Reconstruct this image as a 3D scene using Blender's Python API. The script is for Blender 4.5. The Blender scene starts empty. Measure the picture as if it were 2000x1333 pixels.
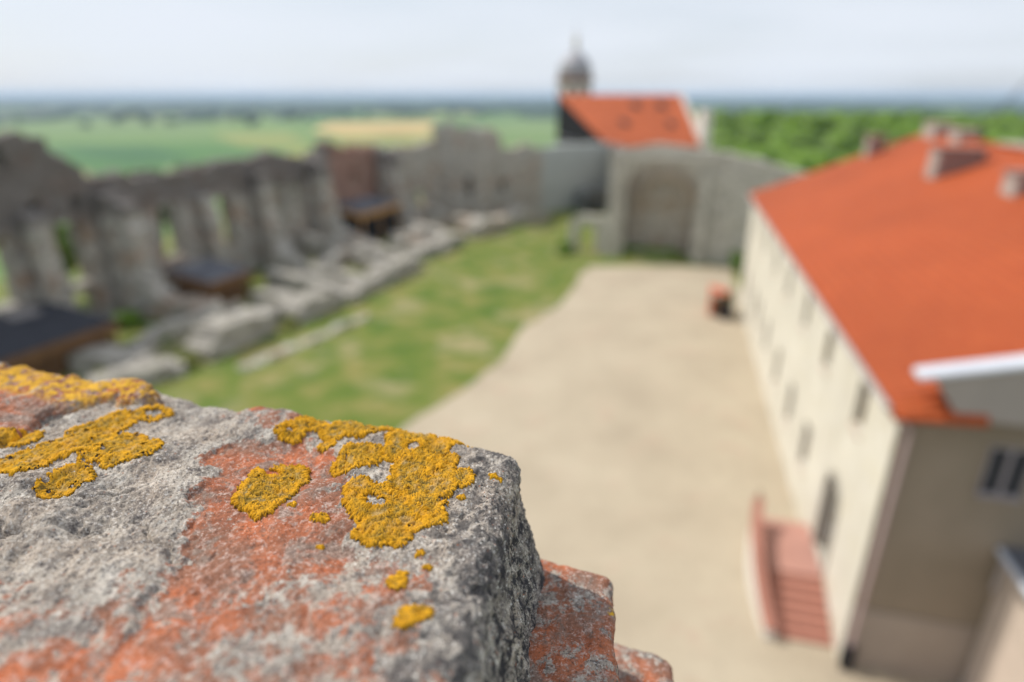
import bpy, math, random
import numpy as np
from math import radians as R
random.seed(7)
S = bpy.context.scene
col = S.collection
# ------------------------------------------------------------ camera, world, sun
CZ = 17.0
cam = bpy.data.cameras.new('camera'); co = bpy.data.objects.new('camera', cam); col.objects.link(co)
co.location = (0, 0, CZ); co.rotation_euler = (R(90 - 21.57), 0, 0)
cam.sensor_width = 36; cam.lens = 1218 / 2000 * 36
cam.clip_start = 0.01; cam.clip_end = 90000
cam.dof.use_dof = True; cam.dof.focus_distance = 0.338; cam.dof.aperture_fstop = 2.45
S.camera = co
SUN = (-0.60, 0.33, 0.80)          # direction towards the sun
sn = math.sqrt(sum(c * c for c in SUN)); SUN = tuple(c / sn for c in SUN)
elev = math.asin(SUN[2]); azi = math.atan2(SUN[0], SUN[1])
sl = bpy.data.lights.new('sun', 'SUN'); so = bpy.data.objects.new('sun', sl); col.objects.link(so)
sl.energy = 4.4; sl.angle = R(0.6); sl.color = (1, .94, .85)
from mathutils import Vector
so.rotation_euler = Vector(SUN).to_track_quat('Z', 'Y').to_euler(); so.location = (-30, 20, 60)
w = bpy.data.worlds.new('World'); S.world = w; w.use_nodes = True
nt = w.node_tree; nt.nodes.clear()
def N(nt, t, **k):
    n = nt.nodes.new(t)
    for a, b in k.items():
        if a in n.inputs.keys(): n.inputs[a].default_value = b
        else: setattr(n, a, b)
    return n
sky = N(nt, 'ShaderNodeTexSky', sky_type='NISHITA', sun_disc=False); sky.sun_elevation = elev; sky.sun_rotation = azi
sky.air_density = 1.0; sky.dust_density = 1.2; sky.ozone_density = 1.0
bg = N(nt, 'ShaderNodeBackground'); bg.inputs['Strength'].default_value = .118
# thin summer cloud cover: noise on the direction of view, laid on a flat ceiling
tc = N(nt, 'ShaderNodeTexCoord'); sx = N(nt, 'ShaderNodeSeparateXYZ'); nt.links.new(tc.outputs['Generated'], sx.inputs[0])
mz = N(nt, 'ShaderNodeMath', operation='MAXIMUM'); nt.links.new(sx.outputs['Z'], mz.inputs[0]); mz.inputs[1].default_value = 0
az_ = N(nt, 'ShaderNodeMath', operation='ADD'); nt.links.new(mz.outputs[0], az_.inputs[0]); az_.inputs[1].default_value = .12
cx = N(nt, 'ShaderNodeCombineXYZ')
for i, ax in enumerate('XY'):
    d = N(nt, 'ShaderNodeMath', operation='DIVIDE'); nt.links.new(sx.outputs[ax], d.inputs[0]); nt.links.new(az_.outputs[0], d.inputs[1]); nt.links.new(d.outputs[0], cx.inputs[i])
cn = N(nt, 'ShaderNodeTexNoise'); cn.inputs['Scale'].default_value = .55; cn.inputs['Detail'].default_value = 3.5; cn.inputs['Roughness'].default_value = .45
nt.links.new(cx.outputs[0], cn.inputs['Vector'])
cr = N(nt, 'ShaderNodeValToRGB'); nt.links.new(cn.outputs['Fac'], cr.inputs[0])
cr.color_ramp.elements[0].position = .30; cr.color_ramp.elements[0].color = (.70,) * 3 + (1,)
cr.color_ramp.elements[1].position = .62; cr.color_ramp.elements[1].color = (.95,) * 3 + (1,)
mx = N(nt, 'ShaderNodeMix', data_type='RGBA'); nt.links.new(cr.outputs[0], mx.inputs[0]); nt.links.new(sky.outputs[0], mx.inputs[6])
mx.inputs[7].default_value = (7.9, 8.4, 9.2, 1)
nt.links.new(mx.outputs[2], bg.inputs[0])
o = N(nt, 'ShaderNodeOutputWorld'); nt.links.new(bg.outputs[0], o.inputs[0])
S.view_settings.view_transform = 'Standard'; S.view_settings.look = 'None'; S.view_settings.exposure = -0.16; S.view_settings.gamma = 1
S.cycles.use_denoising = True; S.cycles.volume_max_steps = 64
S.cycles.max_bounces = 6; S.cycles.volume_bounces = 0; S.cycles.sample_clamp_indirect = 8

# ------------------------------------------------------------ numpy noise
rng = np.random.RandomState(3)
_perm = rng.permutation(256); _perm = np.concatenate([_perm, _perm, _perm])
_g = rng.normal(size=(256, 3)); _g /= np.linalg.norm(_g, axis=1)[:, None]
def perlin(p):
    p = np.asarray(p, float); sh = p.shape[:-1]; p = p.reshape(-1, 3)
    i = np.floor(p).astype(int); f = p - i; i &= 255
    u = f * f * f * (f * (f * 6 - 15) + 10); out = 0
    for dx in (0, 1):
        for dy in (0, 1):
            for dz in (0, 1):
                h = _perm[_perm[_perm[(i[:, 0] + dx)] + (i[:, 1] + dy) & 255] + (i[:, 2] + dz) & 255]
                g = _g[h]
                d = g[:, 0] * (f[:, 0] - dx) + g[:, 1] * (f[:, 1] - dy) + g[:, 2] * (f[:, 2] - dz)
                wx = u[:, 0] if dx else 1 - u[:, 0]; wy = u[:, 1] if dy else 1 - u[:, 1]; wz = u[:, 2] if dz else 1 - u[:, 2]
                out = out + d * wx * wy * wz
    return (out * 1.5).reshape(sh)
def fbm(p, oct=4, rough=.5):
    a, s, r = 1, 1, 0
    for k in range(oct):
        r = r + a * perlin(np.asarray(p) * s + 17.3 * k); a *= rough; s *= 2.03
    return r
def sst(x, a, b):
    t = np.clip((x - a) / (b - a), 0, 1); return t * t * (3 - 2 * t)

# ------------------------------------------------------------ objects
def tag(o, label=None, cat=None, group=None, kind=None):
    if label: o['label'] = label
    if cat: o['category'] = cat
    if group: o['group'] = group
    if kind: o['kind'] = kind
    return o
def empty(name, loc, rz=0):
    o = bpy.data.objects.new(name, None); col.objects.link(o); o.location = loc; o.rotation_euler = (0, 0, rz); return o
def mesh(name, v, f, mat, parent=None, loc=None, rz=0, smooth=False):
    me = bpy.data.meshes.new(name)
    v = np.asarray(v, dtype=np.float32)
    if isinstance(f, np.ndarray):
        me.vertices.add(len(v)); me.vertices.foreach_set('co', v.ravel())
        n, k = f.shape
        me.loops.add(n * k); me.loops.foreach_set('vertex_index', f.astype(np.int32).ravel())
        me.polygons.add(n); me.polygons.foreach_set('loop_start', np.arange(0, n * k, k, dtype=np.int32))
        me.polygons.foreach_set('loop_total', np.full(n, k, dtype=np.int32)); me.update(calc_edges=True); me.validate()
    else:
        me.from_pydata([tuple(map(float, c)) for c in v], [], [tuple(q) for q in f]); me.update()
    if smooth: me.polygons.foreach_set('use_smooth', [True] * len(me.polygons))
    o = bpy.data.objects.new(name, me); col.objects.link(o)
    if mat: me.materials.append(mat)
    if parent: o.parent = parent
    if loc is not None: o.location = loc
    if rz: o.rotation_euler = (0, 0, rz)
    return o
class MB:
    def __init__(s): s.v = []; s.f = []
    def box(s, x0, y0, z0, x1, y1, z1):
        n = len(s.v)
        s.v += [(x0, y0, z0), (x1, y0, z0), (x1, y1, z0), (x0, y1, z0), (x0, y0, z1), (x1, y0, z1), (x1, y1, z1), (x0, y1, z1)]
        s.f += [tuple(n + i for i in q) for q in ((0, 3, 2, 1), (4, 5, 6, 7), (0, 1, 5, 4), (1, 2, 6, 5), (2, 3, 7, 6), (3, 0, 4, 7))]
        return s
    def hexa(s, p):      # 8 points: bottom 4 ccw, top 4
        n = len(s.v); s.v += list(p)
        s.f += [tuple(n + i for i in q) for q in ((0, 3, 2, 1), (4, 5, 6, 7), (0, 1, 5, 4), (1, 2, 6, 5), (2, 3, 7, 6), (3, 0, 4, 7))]
        return s
    def prism(s, pts, ax, lo, hi):   # polygon in a plane, extruded along axis ax
        n = len(s.v); m = len(pts)
        for h in (lo, hi):
            for a, b in pts:
                s.v.append({'x': (h, a, b), 'y': (a, h, b), 'z': (a, b, h)}[ax])
        s.f.append(tuple(n + i for i in range(m))); s.f.append(tuple(n + m + i for i in reversed(range(m))))
        for i in range(m):
            j = (i + 1) % m; s.f.append((n + i, n + m + i, n + m + j, n + j))
        return s
    def tube(s, p, q, r, k=10, r2=None):
        p = Vector(p); q = Vector(q); d = (q - p).normalized(); a = d.orthogonal().normalized(); b = d.cross(a); n = len(s.v)
        for c, rr in ((p, r), (q, r if r2 is None else r2)):
            for i in range(k):
                t = 2 * math.pi * i / k; s.v.append(tuple(c + (a * math.cos(t) + b * math.sin(t)) * rr))
        for i in range(k):
            j = (i + 1) % k; s.f.append((n + i, n + j, n + k + j, n + k + i))
        s.f.append(tuple(n + i for i in reversed(range(k)))); s.f.append(tuple(n + k + i for i in range(k)))
        return s
    def lathe(s, prof, c=(0, 0), k=20, phase=0):
        n = len(s.v)
        for r, z in prof:
            for i in range(k):
                t = 2 * math.pi * i / k + phase; s.v.append((c[0] + r * math.cos(t), c[1] + r * math.sin(t), z))
        for j in range(len(prof) - 1):
            for i in range(k):
                i2 = (i + 1) % k; s.f.append((n + j * k + i, n + j * k + i2, n + (j + 1) * k + i2, n + (j + 1) * k + i))
        s.f.append(tuple(n + i for i in reversed(range(k)))); s.f.append(tuple(n + (len(prof) - 1) * k + i for i in range(k)))
        return s
    def build(s, name, mat, parent=None, loc=None, rz=0, bevel=0, smooth=False):
        o = mesh(name, s.v, s.f, mat, parent, loc, rz, smooth)
        if bevel:
            m = o.modifiers.new('bevel', 'BEVEL'); m.width = bevel; m.segments = 2
        return o

# ------------------------------------------------------------ materials
def mat(name, rough=.9):
    m = bpy.data.materials.new(name); m.use_nodes = True
    n = m.node_tree; b = n.nodes['Principled BSDF']; b.inputs['Roughness'].default_value = rough
    b.inputs['Specular IOR Level'].default_value = .25
    return m, n, b
def coords(n, kind='Object'):
    return N(n, 'ShaderNodeTexCoord').outputs[kind]
def noise(n, vec, scale, detail=4, rough=.55, dist=0):
    t = N(n, 'ShaderNodeTexNoise'); t.inputs['Scale'].default_value = scale; t.inputs['Detail'].default_value = detail
    t.inputs['Roughness'].default_value = rough; t.inputs['Distortion'].default_value = dist
    n.links.new(vec, t.inputs['Vector']); return t.outputs['Fac']
def voro(n, vec, scale, out='Color', feat='F1', rnd=1):
    t = N(n, 'ShaderNodeTexVoronoi', feature=feat); t.inputs['Scale'].default_value = scale; t.inputs['Randomness'].default_value = rnd
    n.links.new(vec, t.inputs['Vector']); return t.outputs[out]
def ramp(n, fac, stops, interp='LINEAR'):
    r = N(n, 'ShaderNodeValToRGB'); e = r.color_ramp.elements; r.color_ramp.interpolation = interp
    while len(e) < len(stops): e.new(.5)
    for k, (p, c) in enumerate(stops):
        e[k].position = p; c = (c,) * 3 if not isinstance(c, tuple) else c; e[k].color = c + (1,)
    n.links.new(fac, r.inputs[0]); return r.outputs[0]
def mixc(n, fac, a, b, blend='MIX'):
    m = N(n, 'ShaderNodeMix', data_type='RGBA', blend_type=blend)
    for s, x in ((0, fac), (6, a), (7, b)):
        if isinstance(x, (int, float)): m.inputs[s].default_value = x
        elif isinstance(x, tuple): m.inputs[s].default_value = x + (1,)
        else: n.links.new(x, m.inputs[s])
    return m.outputs[2]
def mth(n, op, a, b=None, c=None, clamp=False):
    m = N(n, 'ShaderNodeMath', operation=op, use_clamp=clamp)
    for s, x in ((0, a), (1, b), (2, c)):
        if x is None: continue
        if isinstance(x, (int, float)): m.inputs[s].default_value = x
        else: n.links.new(x, m.inputs[s])
    return m.outputs[0]
def bump(n, b, h, strength, dist):
    k = N(n, 'ShaderNodeBump'); k.inputs['Strength'].default_value = strength; k.inputs['Distance'].default_value = dist
    n.links.new(h, k.inputs['Height']); n.links.new(k.outputs[0], b.inputs['Normal'])
def attr(n, name):
    a = N(n, 'ShaderNodeAttribute'); a.attribute_name = name; return a.outputs['Fac']
def rubble_mat(name, c1, c2, c3, tint=None, big=.25, grime=0, stone=2.2):
    m, n, b = mat(name); v = coords(n)
    cell = voro(n, v, stone)
    cc = ramp(n, cell, [(0, c1), (.5, c2), (1, c3)])
    bn = noise(n, v, big, 5, .6)
    cc = mixc(n, ramp(n, bn, [(.4, 0.), (.62, .75)]), cc, c2)
    if tint: cc = mixc(n, ramp(n, noise(n, v, .5, 3), [(.52, 0.), (.6, .8)]), cc, tint)
    fine = noise(n, v, 14, 5, .65)
    cc = mixc(n, ramp(n, noise(n, v, 1.3, 5, .75), [(.36, .65), (.47, 0.)]), cc, (.12, .105, .09))
    cc = mixc(n, .5, cc, ramp(n, fine, [(.3, .4), (.7, 1.0)]), 'MULTIPLY')
    if grime:      # weathered dark crust on the upper courses
        z = N(n, 'ShaderNodeSeparateXYZ'); n.links.new(v, z.inputs[0])
        g = mth(n, 'ADD', z.outputs['Z'], mth(n, 'MULTIPLY', bn, 3.0))
        cc = mixc(n, ramp(n, mth(n, 'DIVIDE', g, 16.), [(grime / 16., 0.), ((grime + 1.2) / 16., .8)]), cc, (.125, .11, .105))
    n.links.new(cc, b.inputs['Base Color'])
    edge = voro(n, v, stone, 'Distance', 'DISTANCE_TO_EDGE')
    bump(n, b, mth(n, 'ADD', ramp(n, edge, [(0, 0.), (.12, 1.)]), fine), .7, .06)
    return m
def plain_mat(name, c, c2=None, sc=1., rough=.9, bstr=.3, bdist=.01, detail=5):
    m, n, b = mat(name, rough); v = coords(n)
    n.links.new(ramp(n, noise(n, v, sc, detail, .6), [(.3, c), (.7, c2 or tuple(x * .8 for x in c))]), b.inputs['Base Color'])
    bump(n, b, noise(n, v, sc * 8, 4), bstr, bdist); return m
M = {}
M['rubble'] = rubble_mat('limestone_rubble', (.30, .285, .25), (.52, .49, .43), (.74, .70, .63), tint=(.48, .36, .27))
M['rubble_dark'] = rubble_mat('weathered_rubble', (.29, .27, .24), (.49, .46, .41), (.68, .65, .58), tint=(.44, .31, .22), grime=8.9)
M['rubble_mid'] = rubble_mat('buttress_rubble', (.30, .285, .25), (.50, .475, .42), (.70, .665, .60), tint=(.46, .34, .25), stone=1.7, grime=9.2)
M['rubble_pale'] = rubble_mat('pale_rubble', (.32, .30, .26), (.47, .44, .385), (.62, .58, .51))
M['chapel'] = rubble_mat('pale_chapel_stone', (.44, .42, .36), (.62, .59, .51), (.76, .73, .65), stone=1.6)
M['rubble_red'] = rubble_mat('brick_rubble', (.27, .15, .11), (.38, .22, .17), (.48, .40, .34))
M['grey_plaster'] = plain_mat('grey_green_plaster', (.46, .48, .455), (.37, .39, .37), .35)
M['niche'] = rubble_mat('niche_rubble', (.46, .41, .34), (.58, .53, .45), (.66, .62, .54), tint=(.50, .39, .28))
def facade():
    m, n, b = mat('cream_limewash', .85); v = coords(n)
    base = ramp(n, noise(n, v, .5, 6, .6), [(.3, (.56, .53, .45)), (.7, (.70, .67, .58))])
    pat = ramp(n, noise(n, v, 1.4, 5, .7, .6), [(.5, 0.), (.66, .55)])
    n.links.new(mixc(n, pat, base, (.55, .49, .34)), b.inputs['Base Color']); bump(n, b, noise(n, v, 9, 5), .4, .015); return m
M['facade'] = facade()
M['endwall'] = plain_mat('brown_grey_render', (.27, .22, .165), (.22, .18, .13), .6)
M['plinth'] = plain_mat('grey_plinth_render', (.35, .295, .245), (.30, .25, .21), .9)
M['annex'] = plain_mat('pink_grey_render', (.60, .50, .42), (.50, .42, .35), 1.2)
def roofm(name, c1, c2, dirn='Y'):
    m, n, b = mat(name, .75); v = coords(n)
    sp = N(n, 'ShaderNodeSeparateXYZ'); n.links.new(v, sp.inputs[0])
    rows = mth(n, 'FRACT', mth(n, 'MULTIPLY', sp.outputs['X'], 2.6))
    cols = mth(n, 'SINE', mth(n, 'MULTIPLY', sp.outputs['Y'], 26.))
    mp = N(n, 'ShaderNodeMapping'); mp.inputs['Scale'].default_value = (2.6, 4.1, 2.6); n.links.new(v, mp.inputs[0])
    tile = ramp(n, voro(n, mp.outputs[0], 1., rnd=.3), [(0, c1), (1, c2)])
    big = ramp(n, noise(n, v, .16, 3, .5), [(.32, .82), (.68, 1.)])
    big = mixc(n, 1., big, ramp(n, rows, [(0., .72), (.16, .80), (.24, 1.)]), 'MULTIPLY')  # shadow line of each tile course painted into the colour
    n.links.new(mixc(n, 1., tile, big, 'MULTIPLY'), b.inputs['Base Color'])
    bump(n, b, mth(n, 'ADD', mth(n, 'MULTIPLY', rows, 1.), mth(n, 'MULTIPLY', cols, .35)), 1., .09); return m
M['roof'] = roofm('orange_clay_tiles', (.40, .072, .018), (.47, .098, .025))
M['roof2'] = roofm('faded_clay_tiles', (.50, .115, .04), (.58, .145, .055))
M['white'] = plain_mat('white_lime', (.72, .68, .62), (.62, .58, .52), 1.5)
M['metal'] = plain_mat('pale_sheet_metal', (.58, .61, .66), (.52, .54, .60), 2., .45, .05)
M['gutter'] = plain_mat('zinc_gutter', (.42, .38, .36), (.36, .32, .31), 2., .5, .05)
M['pipe'] = plain_mat('pinkish_downpipe', (.50, .38, .37), (.45, .34, .33), 2., .5, .05)
M['chimney'] = plain_mat('brown_chimney_brick', (.30, .19, .16), (.22, .14, .12), 3.)
M['chim_render'] = plain_mat('dirty_chimney_render', (.46, .40, .35), (.33, .28, .25), 1.5)
M['dark'] = plain_mat('dark_glass', (.05, .05, .05), (.03, .03, .035), 2., .25, 0)
M['wood'] = plain_mat('old_wood', (.22, .12, .055), (.13, .07, .035), 2.)
M['wood_light'] = plain_mat('new_wood', (.50, .29, .11), (.40, .22, .09), 2.)
M['door'] = plain_mat('weathered_door', (.10, .085, .07), (.055, .05, .045), 6.)
M['frame'] = plain_mat('grey_frame', (.33, .30, .30), (.28, .25, .26), 2.)
M['felt'] = plain_mat('bitumen_felt', (.045, .048, .06), (.03, .032, .042), 1.2, .7)
M['felt_grey'] = plain_mat('worn_felt', (.13, .135, .155), (.09, .095, .11), 1.2, .7)
M['black'] = plain_mat('black_boards', (.022, .021, .024), (.013, .013, .015), 2.)
M['lilac'] = plain_mat('lilac_plaster', (.50, .50, .54), (.44, .44, .48), 1.)
M['brickstep'] = plain_mat('red_step_brick', (.41, .19, .14), (.33, .145, .105), 4.)
M['brickpink'] = plain_mat('pink_paving', (.50, .27, .215), (.42, .22, .175), 1.5)
M['dome'] = plain_mat('dome_sheet', (.40, .39, .41), (.30, .29, .32), 1.5, .5)
M['bark'] = plain_mat('bark', (.12, .09, .06), (.07, .055, .04), 3.)
M['stone'] = plain_mat('loose_limestone', (.44, .40, .35), (.33, .30, .26), 2., bstr=.6, bdist=.05)
M['terracotta'] = plain_mat('red_painted_board', (.62, .17, .10), (.55, .14, .085), 2.)
def leafm(name, a, b_, trans=.25):
    m, n, b = mat(name, .6); v = coords(n)
    n.links.new(mixc(n, 1., ramp(n, noise(n, v, .7, 4, .7), [(.3, a), (.7, b_)]), ramp(n, noise(n, v, .06, 4, .6), [(.35, .5), (.6, 1.)]), 'MULTIPLY'), b.inputs['Base Color'])
    return m
M['leaf'] = leafm('wood_leaves', (.045, .115, .010), (.19, .31, .022))
M['leaf_dark'] = leafm('far_leaves', (.020, .055, .022), (.035, .085, .030))
M['leaf_bright'] = leafm('shrub_leaves', (.09, .22, .03), (.17, .33, .06))
M['leaf_olive'] = leafm('weed_leaves', (.17, .20, .04), (.28, .28, .07))

# ------------------------------------------------------------ terrain
FOOT = np.array([(-44, -25), (30, -25), (62, 30), (60, 100), (30, 122), (-6, 116), (-32, 90), (-48, 40)], float)
def sdist(x, y):
    d = np.full(x.shape, -1e9)
    for i in range(len(FOOT)):
        a = FOOT[i]; b = FOOT[(i + 1) % len(FOOT)]; e = b - a; nn = np.array([e[1], -e[0]]) / np.hypot(*e)
        d = np.maximum(d, (x - a[0]) * nn[0] + (y - a[1]) * nn[1])
    return d
def terrain(x, y):
    d = sdist(x, y); az = np.degrees(np.arctan2(x, y + 1e-9))
    wr = sst(az, 12, 24) * (1 - sst(az, 110, 140))
    left = -50 * sst(d, 1, 130)
    right = -6 * sst(d, 2, 45) - 44 * sst(d, 210, 420)
    return left * (1 - wr) + right * wr
def ground():
    rs = np.concatenate([np.linspace(0, 200, 60), np.geomspace(206, 32000, 90)])
    th = np.linspace(0, 2 * np.pi, 181)[:-1]
    r, t = np.meshgrid(rs[1:], th, indexing='ij'); x = 5 + r * np.sin(t); y = 50 + r * np.cos(t)
    z = terrain(x, y); far = sst(sdist(x, y), 4, 60)
    z = z + far * 1.0 * perlin(np.stack([x / 35, y / 35, x * 0], -1)) * (r < 600)
    v = np.concatenate([[[5, 50, 0]], np.stack([x, y, z], -1).reshape(-1, 3)])
    a, b = r.shape; f = []
    idx = lambda i, j: 1 + i * b + (j % b)
    f = [(0, idx(0, j + 1), idx(0, j)) for j in range(b)]
    f += [(idx(i, j), idx(i, j + 1), idx(i + 1, j + 1), idx(i + 1, j)) for i in range(a - 1) for j in range(b)]
    m, n, bs = mat('meadow_and_fields'); vv = coords(n)
    sp = N(n, 'ShaderNodeSeparateXYZ'); n.links.new(vv, sp.inputs[0])
    # courtyard turf, worn and dry in patches
    g = ramp(n, noise(n, vv, .35, 5, .6), [(.3, (.055, .125, .014)), (.48, (.125, .175, .026)), (.66, (.25, .225, .07))])
    g = mixc(n, ramp(n, noise(n, vv, .16, 5, .65), [(.52, 0.), (.64, .8)]), g, (.36, .30, .16))
    g = mixc(n, .35, g, ramp(n, noise(n, vv, 3., 4, .7), [(.3, .5), (.7, 1.)]), 'MULTIPLY')
    mp = N(n, 'ShaderNodeMapping'); mp.inputs['Scale'].default_value = (1 / 420, 1 / 210, 1); mp.inputs['Rotation'].default_value = (0, 0, .5); n.links.new(vv, mp.inputs[0])
    fl = ramp(n, voro(n, mp.outputs[0], 1.), [(0, (.07, .15, .04)), (.3, (.12, .21, .05)), (.5, (.17, .25, .07)), (.7, (.10, .19, .05)), (.85, (.30, .29, .12)), (1, (.05, .11, .035))])
    far_wood = mixc(n, ramp(n, noise(n, vv, .0011, 5, .6), [(.46, 0.), (.52, 1.)]), fl, (.030, .065, .030))
    dist = N(n, 'ShaderNodeVectorMath', operation='LENGTH'); n.links.new(vv, dist.inputs[0])
    fl = mixc(n, ramp(n, mth(n, 'DIVIDE', dist.outputs['Value'], 10000.), [(.16, 0.), (.30, 1.)]), fl, far_wood)
    c = mixc(n, ramp(n, mth(n, 'MULTIPLY_ADD', sp.outputs['Z'], -.02, 0.), [(.3, 0.), (.8, 1.)]), g, fl)
    n.links.new(c, bs.inputs['Base Color']); bump(n, bs, noise(n, vv, 5, 4, .7), .5, .06)
    o = mesh('ground', v, f, m, smooth=True); tag(o, kind='structure')
ground()
def sheet(name, pts, z, m, kind='structure', wob=0, step=1.5):
    P = []
    for i in range(len(pts)):
        a = np.array(pts[i], float); b = np.array(pts[(i + 1) % len(pts)], float); k = max(1, int(np.hypot(*(b - a)) / step))
        for j in range(k): P.append(a + (b - a) * j / k)
    P = np.array(P)
    if wob: P = P + wob * np.stack([perlin(np.c_[P / (4 * step), P[:, 0] * 0]), perlin(np.c_[P / (4 * step), P[:, 0] * 0 + 9])], 1)
    o = mesh(name, np.c_[P, np.full(len(P), z)], [tuple(range(len(P)))], m); tag(o, kind=kind); return o
def gravelm():
    m, n, b = mat('sandy_gravel'); v = coords(n)
    c = ramp(n, noise(n, v, .22, 6, .62), [(.3, (.39, .325, .24)), (.5, (.455, .385, .285)), (.72, (.51, .44, .33))])
    c = mixc(n, ramp(n, noise(n, v, .45, 5, .7), [(.56, 0.), (.70, .55)]), c, (.44, .29, .22))
    c = mixc(n, ramp(n, noise(n, v, 1.1, 6, .75), [(.54, 0.), (.68, .4)]), c, (.30, .255, .18))
    c = mixc(n, .35, c, ramp(n, voro(n, v, 14.), [(0, .6), (1, 1.)]), 'MULTIPLY')
    n.links.new(c, b.inputs['Base Color']); bump(n, b, noise(n, v, 10, 5, .7), .6, .03); return m
M['gravel'] = gravelm()
sheet('gravel_yard', [(-12, -18), (30, -18), (30, 8), (14, 12), (22, 60), (23.4, 63.6), (16, 64.9), (8.2, 64.7), (5.7, 56.7), (3.9, 51.0), (0.9, 45.5), (-0.6, 40.7), (-2.1, 36.5), (-4.1, 32.8), (-5.7, 31.0), (-9.5, 25), (-16, 18)], .012, M['gravel'], wob=.55, step=.6)
M['fg'] = plain_mat('field_gold', (.52, .37, .15), (.44, .33, .13), .004)
M['fy'] = plain_mat('field_yellow_green', (.28, .28, .08), (.22, .25, .07), .004)
M['fn'] = plain_mat('field_green', (.055, .15, .04), (.09, .19, .04), .006)
M['fd'] = plain_mat('field_deep_green', (.04, .12, .035), (.055, .14, .04), .006)
M['fp'] = plain_mat('field_pale', (.17, .25, .08), (.14, .21, .07), .004)
for k, (m_, z, p) in enumerate([('fg', -49.6, [(-390, 1290), (-472, 1689), (-204, 1754), (-150, 1200), (-200, 1120), (-300, 1150)]), ('fy', -49.6, [(-160, 1180), (-130, 1180), (-110, 900), (-250, 930), (-310, 1130)]), ('fy', -49.6, [(-552, 1199), (-412, 1199), (-288, 917), (-382, 917)]),
        ('fn', -49.3, [(-677, 917), (-440, 967), (-276, 794), (-231, 545), (-360, 563)]), ('fd', -49.1, [(-640, 900), (-500, 900), (-330, 690), (-380, 640)]), ('fp', -49.6, [(-79, 1689), (130, 1981), (68, 1022), (-51, 1084)]),
        ('fp', -49.6, [(-1310, 1689), (-720, 1546), (-561, 1199), (-936, 1199)]), ('fy', -49.4, [(-276, 794), (-259, 917), (-150, 794), (-139, 582), (-220, 582)]),
        ('fn', -49.5, [(-640, 1900), (-250, 1900), (-230, 1790), (-560, 1740)]), ('fp', -49.5, [(-1500, 2600), (-700, 2500), (-600, 2000), (-1300, 2050)]), ('fy', -49.5, [(-500, 2500), (-100, 2600), (-120, 2150), (-470, 2100)]), ('fp', -49.5, [(700, 1250), (980, 1150), (900, 760), (640, 800)])]):
    sheet('field', p, z, M[m_], step=120, wob=14)

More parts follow.
